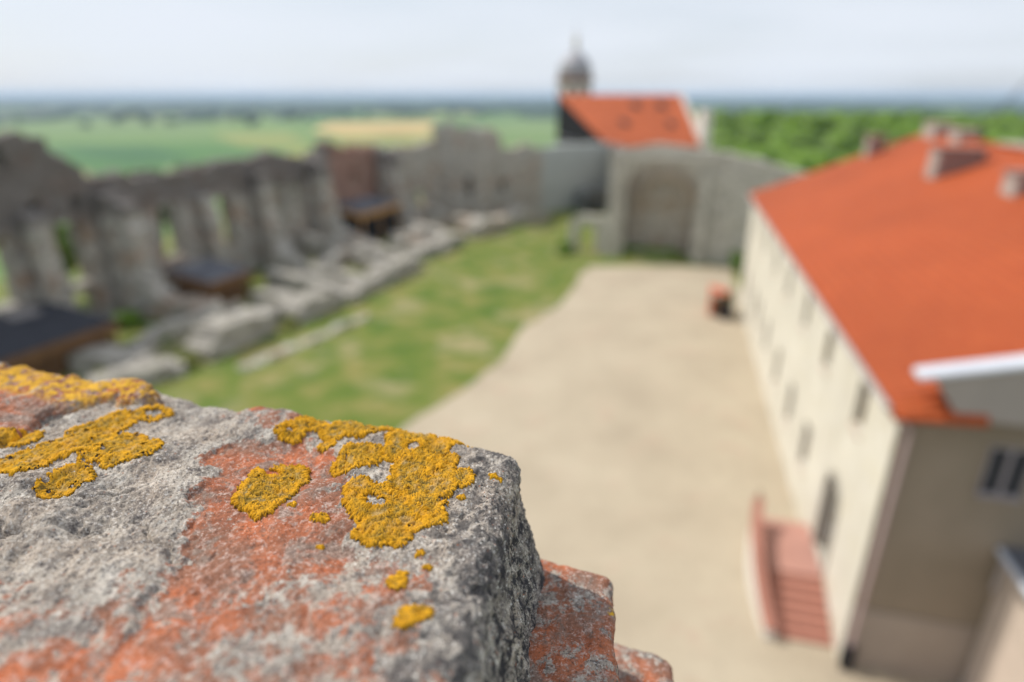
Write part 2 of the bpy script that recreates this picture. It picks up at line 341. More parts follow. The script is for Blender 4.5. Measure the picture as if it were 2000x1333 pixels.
# ------------------------------------------------------------ ruined masonry
def profile(pts, x):
    p = sorted(pts); return np.interp(x, [a for a, b in p], [b for a, b in p])
def ruin_mesh(L, prof, T, openings=(), cell=.5, rough=.16, base=-1.0, curve=None, jag=.5, seed=0):
    """wall along x from 0 to L, thickness T in y; prof top heights; openings (x0,x1,z0,z1,arch)"""
    H = max(b for a, b in prof) + .6
    xs = set(np.round(np.arange(0, L + 1e-6, L / max(1, round(L / cell))), 3)); zs = set(np.round(np.arange(base, H + cell, cell), 3))
    for q in openings:
        xs |= {q[0], q[1]}; zs |= {q[2], q[3]}
    def clean(a, keep):
        a = sorted(a); o = []
        for t in a:
            if o and t - o[-1] < .12:
                if t in keep and o[-1] not in keep: o[-1] = t
                elif t not in keep: continue
                else: o.append(t)
            else: o.append(t)
        return np.array(o)
    xs = clean(xs, {v for q in openings for v in q[:2]} | {0, L}); zs = clean(zs, {v for q in openings for v in q[2:4]})
    top = profile(prof, xs) + jag * fbm(np.c_[xs * .55 + seed * 3.1, xs * 0 + seed, xs * 0], 4, .6)
    if jag >= .3: top = top + .24 * (np.random.RandomState(seed + 100).randint(-1, 2, len(xs))) * (xs > .1)
    nx, nz = len(xs), len(zs)
    solid = np.zeros((nx - 1, nz - 1), bool)
    for i in range(nx - 1):
        tm = min(top[i], top[i + 1]); xc = (xs[i] + xs[i + 1]) / 2
        for k in range(nz - 1):
            zc = (zs[k] + zs[k + 1]) / 2
            if zs[k] > tm - .05: continue
            s = True
            for q in openings:
                if q[0] < xc < q[1] and q[2] < zc < q[3]:
                    if len(q) > 4 and q[4]:
                        rr = (q[1] - q[0]) / 2; ce = (q[0] + q[1]) / 2; zsp = q[3] - rr * q[4]
                        if zc > zsp and ((xc - ce) / rr) ** 2 + ((zc - zsp) / (rr * q[4])) ** 2 > 1: continue
                    s = False
            solid[i, k] = s
    V = {}; v = []; f = []
    def vid(i, k, y):
        t = (i, k, y)
        if t not in V:
            V[t] = len(v); z = min(zs[k], top[i]) if zs[k] > 0 else zs[k]
            v.append((xs[i], y * T / 2, z))
        return V[t]
    def q4(a, b, c, d):
        p = [a, b, c, d]; o = []
        for t in p:
            if t not in o: o.append(t)
        if len(o) > 2: f.append(tuple(o))
    ny = 2
    for i in range(nx - 1):
        for k in range(nz - 1):
            if not solid[i, k]: continue
            q4(vid(i, k, 0), vid(i + 1, k, 0), vid(i + 1, k + 1, 0), vid(i, k + 1, 0))
            q4(vid(i, k, 2), vid(i, k + 1, 2), vid(i + 1, k + 1, 2), vid(i + 1, k, 2))
            for (di, dk, e) in ((-1, 0, ((i, k), (i, k + 1))), (1, 0, ((i + 1, k + 1), (i + 1, k))), (0, -1, ((i + 1, k), (i, k))), (0, 1, ((i, k + 1), (i + 1, k + 1)))):
                a, b = i + di, k + dk
                if 0 <= a < nx - 1 and 0 <= b < nz - 1 and solid[a, b]: continue
                (i0, k0), (i1, k1) = e
                for y in (0, 1): q4(vid(i0, k0, y), vid(i0, k0, y + 1), vid(i1, k1, y + 1), vid(i1, k1, y))
    v = np.array(v)
    d = np.stack([fbm(np.c_[v[:, 0], v[:, 1], v[:, 2]] * .9 + 11 * c + seed, 3, .6) for c in range(3)], 1)
    ontop = v[:, 2] > profile(prof, v[:, 0]) - .8
    v = v + d * rough * np.where(v[:, 2] <= 0, 0, 1)[:, None]
    v[:, 2] += np.where(ontop, jag * .25 * perlin(v * 1.9), 0)
    if curve is not None: v[:, 1] += curve(v[:, 0])
    return v, f
AZ = R(21.0)
def L2W(s, q):      # left wing frame: s along the wing, q across towards the yard
    return (-19.7 + s * .358 + q * .934, 34.9 + s * .934 - q * .358)
def ruin(name, label, cat, p, q, prof, T, group=None, m='rubble', **k):
    L = math.hypot(q[0] - p[0], q[1] - p[1]); rz = math.atan2(q[1] - p[1], q[0] - p[0])
    v, f = ruin_mesh(round(L, 3), prof, T, **k)
    o = mesh(name, v, f, M[m], loc=(p[0], p[1], 0), rz=rz); tag(o, label, cat, group); return o
# outer wall of the left wing, with two rows of window openings
o0 = -26
wins = [(-.6, 1.6, 3.2, 8.0), (4.9, 7.0, 3.4, 8.1), (5.0, 7.0, .8, 2.8), (13.8, 15.9, 3.5, 8.0), (20.0, 22.2, 3.0, 7.8), (27.6, 29.8, 3.1, 8.4), (-7., -5.4, 3.4, 7.8), (-13, -11.4, 3.4, 7.8), (2.0, 3.1, 12.2, 13.7, 1.), (-1.6, -.6, 8.9, 10.2), (3.7, 4.5, 8.8, 9.9), (6.6, 7.4, 8.9, 9.8), (11.0, 12.3, 4.4, 8.0), (18.5, 19.3, 3.8, 7.0), (26.2, 26.9, 8.4, 9.4), (31.0, 32.4, 3.6, 8.2), (36.0, 37.0, 6.0, 8.6)]
ruin('ruined_wall', 'long dark outer wall of the roofless left wing, pierced by tall window openings', 'ruined wall', L2W(o0, -16.7), L2W(38, -16.7),
     [(0, 13), (26, 14.3), (31.5, 14.2), (32.8, 13), (35, 11.1), (39.5, 10.7), (44, 10.6), (46.5, 11.1), (49.5, 11.2), (53, 11.3), (55, 11.5), (57.5, 10.7), (60.5, 10.3), (64, 11.4)], 1.5,
     m='rubble_dark', openings=[(round(a - o0, 2), round(b - o0, 2), *c) for a, b, *c in wins], jag=.35, cell=.45, seed=1)
ruin('ruined_wall', 'reddish brick stretch of outer wall behind the far lean-to shelter', 'ruined wall', L2W(38, -16.9), L2W(48, -16.6), [(0, 11.9), (2, 11.2), (10, 10.8)], 1.4, m='rubble_red', openings=[(4.2, 5.6, 5.5, 8.5)], seed=2, jag=.3)
ruin('ruined_wall', 'grey wall with two small windows between the red brick stretch and the square tower', 'ruined wall', L2W(48, -16.8), L2W(56, -11.5), [(0, 10.6), (5, 10.4), (8, 10.9), (9.6, 11.4)], 1.5, openings=[(2.2, 3.3, 6.6, 8.8), (6.2, 7.2, 2.2, 4.4)], seed=3, jag=.3)
# cross walls
def cross(label, s0, q0, s1, q1, prof, T=1.3, **k):
    ruin('cross_wall', label, 'ruined wall', L2W(s0, q0), L2W(s1, q1), prof, T, group='cross walls of the ruined wing', **k)
cross('tall cross wall stub between the two leftmost window openings', 2.3, -16, 2.3, -12.6, [(0, 9.6), (1.2, 9), (1.4, 5), (1.9, 1.8), (5, .9)], T=1.5, seed=4, m='rubble_mid', jag=.3)
cross('broad cross wall whose broken edge sweeps down to a long low stub, left of the middle shelter', 8.1, -16, 10.6, -3.2, [(0, 9.9), (2.3, 9.2), (2.5, 7.6), (2.7, 4.4), (3.3, 2.4), (5.0, 1.5), (13, 1.0)], T=1.8, seed=5, m='rubble_mid', jag=.3)
cross('narrow pier of masonry against the outer wall above the middle shelter', 17.6, -16, 17.5, -14.9, [(0, 8.4), (.6, 8.2), (1.1, 6.8)], T=1.2, seed=6, m='rubble_mid', jag=.2)
cross('low pale cross wall just right of the middle shelter', 18.6, -10.6, 17.6, -.6, [(0, 1.9), (5, 1.6), (10, .9)], T=1.5, jag=.2, seed=7, m='rubble_pale')
cross('ragged cross wall pier right of the bright green window opening', 24.6, -16, 24.4, -13.4, [(0, 9.8), (1.1, 9.3), (1.3, 5.0), (2.6, 2.0)], T=1.7, seed=8, m='rubble_mid', jag=.3)
cross('curved low cross wall bending towards the yard', 30.0, -15.8, 24.0, -1.2, [(0, 2.6), (5, 1.9), (11, 1.6), (16, 1.2)], T=1.3, seed=9, curve=lambda x: 1.9 * np.sin(np.clip(x / 15.8, 0, 1) * math.pi), m='rubble_pale')
cross('tall cross wall with an orange-brown niche, sloping down to the right beside the far shelter', 33.4, -16, 33.8, -9.0, [(0, 10.2), (1.6, 9.8), (1.9, 7.4), (2.3, 4.0), (3.4, 2.0), (7, 1.2)], T=1.9, seed=10, m='rubble_mid', jag=.3)
cross('low cross wall running from the far shelter to the yard', 38.6, -9.5, 36.4, -1.5, [(0, 1.8), (8, 1.2)], T=1.5, seed=11)
cross('tall grey cross wall closing the far end of the shelter bay', 47.4, -16, 46.6, -9.6, [(0, 10.4), (2.6, 9.8), (3.0, 6.4), (3.8, 3.0), (6.4, 1.4)], T=1.6, seed=12, m='rubble_mid', jag=.3)
cross('low broken cross wall in front of the middle shelter', 14.2, -8.4, 13.4, -1.6, [(0, 1.2), (3, 1.5), (7, 1.0)], T=1.2, jag=.2, seed=61, m='rubble_pale')
cross('low pale cross wall between the middle shelter and the curved wall', 22.6, -13.0, 21.0, -1.0, [(0, 2.6), (4, 1.7), (12, 1.1)], T=1.2, jag=.2, seed=62, m='rubble_pale')
cross('low cross wall just beyond the curved one', 32.0, -9.6, 29.6, -1.4, [(0, 1.9), (8.5, 1.1)], T=1.2, jag=.2, seed=63, m='rubble_pale')
cross('low cross wall in front of the grey far wall', 43.4, -10.6, 41.4, -1.8, [(0, 2.0), (9, 1.1)], T=1.3, jag=.2, seed=64, m='rubble_pale')
cross('last low cross wall, reaching the foot of the square tower', 51.0, -11.5, 50.0, -1.0, [(0, 2.6), (5, 1.6), (10.5, 1.4)], T=1.4, jag=.2, seed=65)
# low remains along the yard
def low(label, s0, q0, s1, q1, prof, T=1.6, **k):
    ruin('wall_remnant', label, 'wall remnant', L2W(s0, q0), L2W(s1, q1), prof, T, group='low wall remnants along the grass', rough=.20, cell=.35, jag=.22, **k)
low('nearest low rubble remnant, just above the lichened stone', -3.4, -4.4, 1.6, -2.2, [(0, .9), (2, 1.2), (5.4, .8)], m='rubble_pale', seed=21)
low('low rubble remnant behind the nearest one, by the near shelter', -1.2, -9.4, .2, -4.8, [(0, 1.2), (2, 1.4), (4.8, 1.0)], m='rubble_pale', seed=22, T=1.9)
low('blocky remnant with a smooth dark face and pale rounded top, beside the orange weeds', 3.6, -2.4, 9.8, -1.9, [(0, .9), (1.2, 1.9), (4, 2.1), (6.2, 1.5)], T=2.4, m='rubble_pale', seed=23)
low('narrow diagonal remnant behind the blocky one', 2.6, -7.4, 9.5, -7.9, [(0, .8), (3, 1.3), (7, 1.0)], T=1.3, seed=24, m='rubble_pale')
low('rounded pale remnant right of the orange weeds', 11.8, -1.6, 17.2, -1.1, [(0, 1.1), (1.4, 1.7), (4, 1.5), (5.4, .8)], T=2.2, seed=25, m='rubble_pale')
low('small pinkish remnant at a gap in the middle of the row', 19.0, -.9, 20.6, -.8, [(0, 1.2), (1.6, 1.1)], T=1.8, seed=26, m='rubble_pale')
low('long low remnant between the curved cross wall and the far bays', 22.0, -.9, 31.0, -.9, [(0, .9), (3, 1.6), (7, 1.5), (9, .9)], T=1.8, seed=27, m='rubble_pale')
low('pale remnant crossing the far bays', 33.5, -2.4, 43, -1.6, [(0, 1.1), (5, 1.5), (9.5, 1.2)], T=2.2, seed=28, m='rubble_pale')
low('inner remnant parallel to the yard behind the curved cross wall', 24.5, -8.2, 33, -8.6, [(0, 1.4), (4, 2.0), (8.5, 1.2)], T=1.3, seed=66)
low('inner remnant parallel to the yard in the far bays', 36.5, -6.6, 46, -6.2, [(0, 1.2), (5, 1.8), (9.5, 1.4)], T=1.4, seed=67, m='rubble_pale')
low('heaped grey rubble remnant near the foot of the tower', 45.5, -1.6, 53, .6, [(0, 1.4), (3, 2.1), (7.5, 1.6)], T=2.6, seed=29)
low('last rubble remnant before the small archway', 54.5, 0.4, 61.5, 3.4, [(0, 1.6), (3, 2.3), (7, 1.0)], T=2.4, seed=30, m='rubble_pale')
ruin('stone_kerb', 'broken line of pinkish stones half sunk in the grass', 'stone kerb', L2W(3.2, 1.0), L2W(15.8, 2.9), [(0, .02), (2.5, .30), (6, .12), (9, .26), (12.6, .02)], .9, m='rubble', rough=.3, jag=.2, cell=.3, seed=31)

# shelters with felt roofs
def shelter(label, s0, s1, q0, q1, zlo, zhi, felt='felt', edge='wood', roofh=.18, posts=True):
    x, y = L2W(s0, q0); r = empty('lean_to_shelter', (x, y, 0), -AZ); W = q1 - q0; L = s1 - s0
    tag(r, label, 'shelter', 'lean-to shelters in the ruins')
    MB().hexa([(0, 0, zhi), (W, 0, zlo), (W, L, zlo), (0, L, zhi), (0, 0, zhi + roofh), (W, 0, zlo + roofh), (W, L, zlo + roofh), (0, L, zhi + roofh)]).build('roof', M[felt], r)
    b = MB().box(W - .02, -.05, zlo - .55, W + .12, L + .05, zlo + .10)
    b.hexa([(-.02, -.1, zhi - .45), (W, -.1, zlo - .55), (W, -.012, zlo - .55), (-.02, -.012, zhi - .45), (-.02, -.1, zhi + .1), (W, -.1, zlo + .1), (W, -.012, zlo + .1), (-.02, -.012, zhi + .1)])
    b.build('fascia', M[edge], r)
    for yy in (.25, L / 2, L - .25):
        MB().box(W - .35, yy - .1, 0, W - .15, yy + .1, zlo - .01).build('post', M[edge], r)
    MB().box(.3, .3, 0, W - .6, L - .3, zlo - .7).build('boarding', M['wood'] if edge == 'wood' else M['black'], r)
shelter('nearest dark-roofed shelter in the ruins, just behind the lichened stone', -6.5, 2.6, -15.6, -9.2, 2.3, 3.0)
shelter('middle dark-roofed shelter with brown boarded sides', 11.6, 16.2, -14.6, -9.8, 2.5, 3.1, 'felt_grey')
shelter('farthest shelter, with a bright wooden roof edge', 36.4, 45.0, -15.8, -11.6, 4.0, 4.6, 'felt_grey', 'wood_light')

# square tower and end walls
x, y = L2W(56, -11); t = empty('ruined_tower', (x, y, 0), -AZ)
tag(t, 'square roofless tower stub with a jagged dark crown, tallest of the far ruins', 'ruined tower')
for (p0, p1, rz, prof, ops, sd) in [((0, 0), 6.2, 0, [(0, 13.2), (1.5, 13.5), (3, 12.7), (4.5, 13.2), (6.2, 11.9)], [(3.6, 4.7, 3.6, 6.4)], 41), ((6.2, 0), 6, math.pi / 2, [(0, 12.0), (3, 12.6), (6, 11.8)], [], 42), ((0, 0), 6, math.pi / 2, [(0, 13.0), (6, 12.4)], [], 43), ((0, 6), 6.2, 0, [(0, 12.4), (6.2, 11.8)], [], 44)]:
    v, f = ruin_mesh(p1, prof, 1.2, openings=ops, seed=sd, jag=.45)
    mesh('wall', v, f, M['rubble'], t, (p0[0], p0[1], 0), rz)
ruin('ruined_wall', 'rubble end wall between the square tower and the smooth grey wall', 'ruined wall', (-4.5, 92.5), (4.6, 97.5), [(0, 10.1), (4, 9.6), (7, 10.2), (10.4, 9.6)], 1.4, openings=[(3.0, 4.0, 3.4, 5.4)], seed=45, jag=.3)
ruin('ruined_wall', 'smooth grey-green plastered wall below the dark gable of the orange-roofed house', 'ruined wall', (4.6, 97.5), (15.9, 104), [(0, 9.6), (6, 9.9), (13, 9.9)], 1.4, m='grey_plaster', rough=.05, seed=46, jag=.12)
ruin('ruined_wall', 'short dark return wall in the corner beside the chapel', 'ruined wall', (16.2, 104), (12.4, 73.5), [(0, 9.6), (30.7, 10.6)], 1.2, m='rubble_dark', seed=47, jag=.15)
b_ = empty('low_vault', (11.3, 96.4, 0), R(30)); tag(b_, 'low dark grey vaulted chamber at the foot of the smooth grey wall', 'vault')
MB().prism([(0, 0), (6.0, 0), (6.0, 2.6), (5.2, 3.1), (1, 3.2), (0, 2.8)], 'y', 0, 3).build('vault_body', plain_mat('dark_render', (.16, .165, .16), (.12, .125, .12), .8), b_)
MB().box(.6, -.04, 0, 1.8, .02, 2.3).build('doorway', M['black'], b_)

# chapel ruin with the great niche
P0 = (10.7, 69.6); P1 = (21.2, 65.9); P2 = (28.5, 62.0)
ch = empty('ruined_chapel', (P0[0], P0[1], 0), math.atan2(P1[1] - P0[1], P1[0] - P0[0]))
tag(ch, 'roofless pale stone chapel ruin with a great arched niche, beyond the gravel yard', 'ruined chapel')
Lf = round(math.hypot(P1[0] - P0[0], P1[1] - P0[1]), 2)
v, f = ruin_mesh(Lf, [(0, 10.9), (1.5, 11.7), (5, 12.2), (Lf, 11.6)], 1.1, openings=[(1.7, 9.3, -.5, 10.5, .8)], seed=51, jag=.1, cell=.4, rough=.1); mesh('front_wall', v, f, M['chapel'], ch)
for xx in (.1, 9.55):
    MB().box(xx, -1.05, 0, xx + .85, -.56, 9.9).build('pilaster', M['chapel'], ch, bevel=.08)
MB().box(-.2, -.90, 10.7, Lf + .2, -.57, 10.95).build('cornice', M['chapel'], ch, bevel=.06)
v, f = ruin_mesh(8.6, [(0, 10.9), (8.6, 10.8)], .8, seed=52, jag=.1, cell=.4, rough=.1); mesh('back_wall', v, f, M['niche'], ch, (1.4, 4.2, 0))
arch = MB()
for k in range(14):
    a0, a1 = math.pi * k / 14, math.pi * (k + 1) / 14
    for_ = [(5.6 - 2.5 * math.cos(a0), 5.6 + 2.5 * math.sin(a0)), (5.6 - 3.15 * math.cos(a0), 5.6 + 3.15 * math.sin(a0)), (5.6 - 3.15 * math.cos(a1), 5.6 + 3.15 * math.sin(a1)), (5.6 - 2.5 * math.cos(a1), 5.6 + 2.5 * math.sin(a1))]
    arch.prism(for_, 'y', 3.45, 3.80)
arch.build('blind_arch', plain_mat('brown_arch_brick', (.46, .39, .31), (.38, .32, .25), 1.), ch)
for xx in (1.0, 10.0):
    v, f = ruin_mesh(4.0, [(0, 11.2), (4, 10.8)], .9, seed=53 + int(xx), jag=.1, cell=.4, rough=.08); mesh('side_wall', v, f, M['niche'], ch, (xx, .2, 0), math.pi / 2)
MB().box(3.0, .8, .0, 7.2, 3.2, .25).build('floor_slab', M['stone'], ch, bevel=.05)
ruin('ruined_wall', 'pale wall with stepped pilasters joining the chapel to the orange-roofed wing', 'ruined wall', P1, P2, [(0, 11.6), (3, 11.1), (8.3, 9.8)], 1.2, m='chapel', openings=[(3.6, 4.5, .0, 2.4)], seed=55, jag=.1, rough=.1)
ruin('stone_archway', 'small free-standing stone archway on the grass, left of the chapel', 'archway', (6.6, 71.6), (10.6, 69.9), [(0, 3.6), (1.2, 4.2), (4.4, 4.3)], .9, m='chapel', openings=[(1.0, 3.1, -.6, 3.2, .6)], seed=56, jag=.12, cell=.25, rough=.07)

# manor with lean-to tiled roof, and the domed turret behind it
mn = empty('manor_house', (15.8, 106, 0)); tag(mn, 'house with a steep orange tiled roof and black boarded gable beyond the ruins', 'house')
ml = lambda p: (p[0] - 15.8, p[1] - 106, p[2])
A, B, Cc, D = ml((15.8, 106, 9.26)), ml((30.6, 106, 9.26)), ml((29.2, 117, 17)), ml((8.0, 117, 17))
dn = lambda p, h: (p[0], p[1], p[2] - h)
MB().hexa([dn(A, .3), dn(B, .3), dn(Cc, .3), dn(D, .3), A, B, Cc, D]).build('roof', M['roof2'], mn)
def lerp(a, b, t): return tuple(a[i] + (b[i] - a[i]) * t for i in range(3))
def onroof(u_, v_, h): p = lerp(lerp(A, B, u_), lerp(D, Cc, u_), v_); return (p[0], p[1] - h * .4, p[2] + h)
rf = [c for c in mn.children if c.name.startswith('roof')][0]
for (u_, v_) in ((.575, .76), (.80, .76), (.36, .42), (.80, .40)):
    q = [onroof(u_ - .035, v_ - .05, .02), onroof(u_ + .035, v_ - .05, .02), onroof(u_ + .035, v_ + .05, .02), onroof(u_ - .035, v_ + .05, .02)]
    MB().hexa(q + [(p[0], p[1] - .12, p[2] + .2) for p in q]).build('skylight', M['dark'], rf)
def side(p, q, zt0, zt1, zb, th, m, name, par):
    dx, dy = q[0] - p[0], q[1] - p[1]; l = math.hypot(dx, dy); nx, ny = -dy / l * th, dx / l * th
    MB().hexa([(p[0], p[1], zb), (p[0] + nx, p[1] + ny, zb), (q[0] + nx, q[1] + ny, zb), (q[0], q[1], zb), (p[0], p[1], zt0), (p[0] + nx, p[1] + ny, zt0), (q[0] + nx, q[1] + ny, zt1), (q[0], q[1], zt1)]).build(name, m, par)
side(dn(A, .32), dn(D, .32), 8.93, 16.6, 8.86, -.25, M['black'], 'gable', mn)
side(A, D, 8.85, 10.4, -3, -.35, M['lilac'], 'side_wall', mn)
side((B[0] + .1, B[1]), (Cc[0] + .1, Cc[1]), 10.5, 17.2, -3, -.5, M['white'], 'firewall', mn)
MB().box(15.3, 1.0, 8.5, 16.6, 4.5, 14.6).build('chimney', M['white'], mn, bevel=.05)
MB().hexa([(.3, .1, -3), (14.6, .1, -3), (13.2, 10.9, -3), (-7.3, 10.9, -3), (.3, .1, 8.8), (14.6, .1, 8.8), (13.2, 10.9, 8.8), (-7.3, 10.9, 8.8)]).build('wall', M['white'], mn)
MB().hexa([(13.2, 11.02, -3), (13.2, 12, -3), (-7.5, 12, -3), (-7.5, 11.02, -3), (13.2, 11.02, 16.8), (13.2, 12, 16.8), (-7.5, 12, 16.8), (-7.5, 11.02, 16.8)]).build('rear_wall', M['rubble'], mn)
tt = empty('domed_turret', (11.9, 128, -9.2)); tag(tt, 'round white turret with a grey onion dome and thin spire rising behind the orange roof', 'turret')
MB().lathe([(3.1, 0), (3.1, 28.2)], k=24).build('drum', M['white'], tt, smooth=False)
MB().lathe([(3.2, 28.2), (3.6, 28.5), (3.6, 29.0), (3.15, 29.3)], k=24).build('cornice', M['chimney'], tt)
for k in range(8):
    MB().box(-.42, -3.2, 25.4, .42, -2.98, 27.6).build('window', M['dark'], tt, (0, 0, 0), k * math.pi / 4 + .2)
MB().lathe([(3.05, 29.3), (3.2, 30.2), (3.0, 31.2), (2.45, 32.2), (1.7, 33.0), (1.0, 33.5), (.6, 33.8)], k=28).build('dome', M['dome'], tt, smooth=True)
MB().lathe([(.5, 33.8), (.5, 35.4), (.75, 35.5), (.5, 36.0), (.15, 36.6)], k=12).build('lantern', M['white'], tt)
MB().lathe([(.08, 36.6), (.03, 38.6)], k=8).build('spire', M['dome'], tt)

# ------------------------------------------------------------ right wing with the orange roof
rb = empty('residential_wing', (10.5, 14.9, 0), -R(14.22)); tag(rb, 'long cream two-storey castle wing with an orange tiled roof, right of the gravel yard', 'building')
LN, WD, EH, RH = 38.6, 22.8, 9.5, 14.25
# facade wall with real window recesses (x = depth into the building, y = along)
up = [3.2, 8.15, 12.85, 18.0, 22.8, 27.9, 33.0]; lo = [8.85, 12.9, 17.55, 22.4, 26.7, 29.7, 34.6]
ops = [(a - .5, a + .5, 6.8, 8.45) for a in up] + [(a - .55, a + .55, 1.8, 3.9) for a in lo] + [(3.2, 4.8, .86, 4.2)]
ys = sorted({0., LN} | {v for q in ops for v in q[:2]}); zs = sorted({-.5, EH - .25} | {v for q in ops for v in q[2:]})
wm = MB()
for i in range(len(ys) - 1):
    for k in range(len(zs) - 1):
        yc, zc = (ys[i] + ys[i + 1]) / 2, (zs[k] + zs[k + 1]) / 2
        if any(q[0] < yc < q[1] and q[2] < zc < q[3] for q in ops): continue
        n0 = len(wm.v); wm.v += [(0, ys[i], zs[k]), (0, ys[i + 1], zs[k]), (0, ys[i + 1], zs[k + 1]), (0, ys[i], zs[k + 1])]; wm.f.append((n0, n0 + 3, n0 + 2, n0 + 1))
for (a, b, c, d) in ops:
    for q in (((0, a, c), (0, b, c), (.4, b, c), (.4, a, c)), ((0, a, d), (.4, a, d), (.4, b, d), (0, b, d)), ((0, a, c), (.4, a, c), (.4, a, d), (0, a, d)), ((0, b, c), (0, b, d), (.4, b, d), (.4, b, c))):
        n0 = len(wm.v); wm.v += list(q); wm.f.append((n0, n0 + 1, n0 + 2, n0 + 3))
wm.build('facade_wall', M['facade'], rb)
for (a, b, c, d) in ops[:-1]:
    g = MB().box(.30, a, c, .38, b, d).build('window', M['dark'], rb)
    fr = MB()
    fr.box(.22, a, c, .295, a + .08, d).box(.22, b - .08, c, .295, b, d).box(.22, a + .08, c, .295, b - .08, c + .08).box(.22, a + .08, d - .08, .295, b - .08, d).box(.22, (a + b) / 2 - .03, c + .08, .295, (a + b) / 2 + .03, d - .08).box(.22, a + .08, (c + d) / 2 - .03, 0.29, b - .08, (c + d) / 2 + .03)
    fr.build('frame', M['wood'], g); MB().box(-.09, a - .1, c - .1, .13, b + .1, c - .003).build('sill', M['annex'], g)
a, b, c, d = ops[-1]
dr = MB().box(.24, a + .1, c + .003, .34, b - .1, d - .25).build('door', M['door'], rb)
MB().box(.20, a + .95, 1.9, .235, a + 1.0, 2.1).build('handle', M['metal'], dr)
ar = MB()
for k in range(8):
    a0, a1 = math.pi * k / 8, math.pi * (k + 1) / 8
    ar.prism([(4 - .8 * math.cos(a0), 3.6 + .7 * math.sin(a0)), (4 - 1.0 * math.cos(a0), 3.6 + .9 * math.sin(a0)), (4 - 1.0 * math.cos(a1), 3.6 + .9 * math.sin(a1)), (4 - .8 * math.cos(a1), 3.6 + .7 * math.sin(a1))], 'x', -.06, .12)
ar.box(-.06, 2.98, .9, .12, 3.2, 3.6).box(-.06, 4.8, .9, .12, 5.02, 3.6)
ar.build('surround', M['rubble_pale'], dr)
# end wall, plinth, far gable, back
MB().prism([(0.002, -.5), (WD, -.5), (WD, EH - .2), (WD / 2, RH - .2), (.002, EH - .2)], 'y', 0.002, .4).build('end_wall', M['endwall'], rb)
MB().box(.05, -.06, -.5, 3.4, 0, 2.3).build('plinth', M['plinth'], rb, bevel=.02)
MB().prism([(0.002, -6), (WD, -6), (WD, EH - .2), (WD / 2, RH - .2), (.002, EH - .2)], 'y', LN - .4, LN).build('gable', M['facade'], rb)
MB().box(WD - .4, .4, -6, WD, LN - .4, EH - .2).build('rear_wall', M['facade'], rb)
MB().box(.45, .45, -.4, .8, LN - .45, EH - .3).build('inner_wall', M['endwall'], rb)
ov = .38; zz = EH - ov * .416
rfm = MB()
rfm.hexa([(-ov, -.05, zz - .12), (WD / 2, -.05, RH - .12), (WD / 2, LN + .2, RH - .12), (-ov, LN + .2, zz - .12), (-ov, -.05, zz), (WD / 2, -.05, RH), (WD / 2, LN + .2, RH), (-ov, LN + .2, zz)])
rfm.hexa([(WD / 2, -.05, RH - .12), (WD + ov, -.05, zz - .12), (WD + ov, LN + .2, zz - .12), (WD / 2, LN + .2, RH - .12), (WD / 2, -.05, RH), (WD + ov, -.05, zz), (WD + ov, LN + .2, zz), (WD / 2, LN + .2, RH)])
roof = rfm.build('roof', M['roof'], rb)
# ridge tiles
MB().tube((WD / 2, 0, RH + .02), (WD / 2, LN + .15, RH + .02), .13, 10).build('ridge', M['roof'], roof)
def chim(x0, x1, y0, y1, zt, white_side=True, m='chimney'):
    zb = EH + .416 * min(x0, WD - x1) - .3
    c = MB().box(x0 + .22, y0, zb, x1, y1, zt).build('chimney', M[m], roof)
    MB().box(x0, y0 - .03, zb, x0 + .217, y1 + .03, zt).build('render', M['chim_render'], c)
    MB().box(x0 - .1, y0 - .12, zt + .002, x1 + .1, y1 + .12, zt + .14).build('cap', M['chimney' if m == 'chimney' else 'chim_render'], c, bevel=.02)
chim(7.4, 9.7, 23.2, 24.4, 14.15); chim(7.9, 10.4, 15.2, 16.4, 13.75); chim(7.4, 8.5, 37.0, 38.0, 14.0)
chim(10.9, 12.0, 34.9, 37.2, 15.0, m='chim_render'); chim(10.9, 12.0, 30.6, 32.2, 14.8, m='chim_render'); chim(11.3, 12.3, 18.5, 26.0, 14.36, m='chim_render')
MB().tube((-ov - .06, -.3, zz - .1), (-ov - .06, LN + .2, zz - .1), .085, 10).build('gutter', M['gutter'], rb)
dp = MB().tube((-.30, -.22, zz - .15), (.22, -.20, EH - .9), .055).tube((.22, -.20, EH - .9), (.16, -.20, .3), .055).build('downpipe', M['pipe'], rb)
MB().box(.02, -.34, -.01, .32, -.065, .9).build('drain_shadow', M['black'], dp)  # black box put in for the dark shadow at the pipe foot
# stub of tiles turning the corner, and the coped gable parapet
MB().hexa([(-ov, -.62, zz - .28), (1.75, -.62, zz - .16), (1.75, -.052, zz + .06), (-ov, -.052, zz - .1), (-ov, -.62, zz - .16), (1.75, -.62, zz - .03), (1.75, -.052, zz + .62), (-ov, -.052, zz + .02)]).build('eaves_return', M['roof'], rb)
MB().prism([(1.1, EH - .25), (WD - 1, EH - .25), (WD - .5, EH + .3), (WD / 2, RH + .6), (3.2, 11.02), (.4, 10.30)], 'y', -.5, -.08).build('parapet', plain_mat('grey_parapet_render', (.35, .31, .28), (.31, .28, .25), 1.), rb)
cp = MB()
for (x0, z0, x1, z1) in ((-.02, 10.22, 3.2, 11.04), (3.2, 11.04, WD / 2, RH + .62), (WD / 2, RH + .62, WD, EH + .42)):
    cp.hexa([(x0, -.60, z0), (x1, -.60, z1), (x1, .02, z1), (x0, .02, z0), (x0, -.60, z0 + .17), (x1, -.60, z1 + .17), (x1, .02, z1 + .17), (x0, .02, z0 + .17)])
cp.build('coping', M['metal'], rb, bevel=.06)
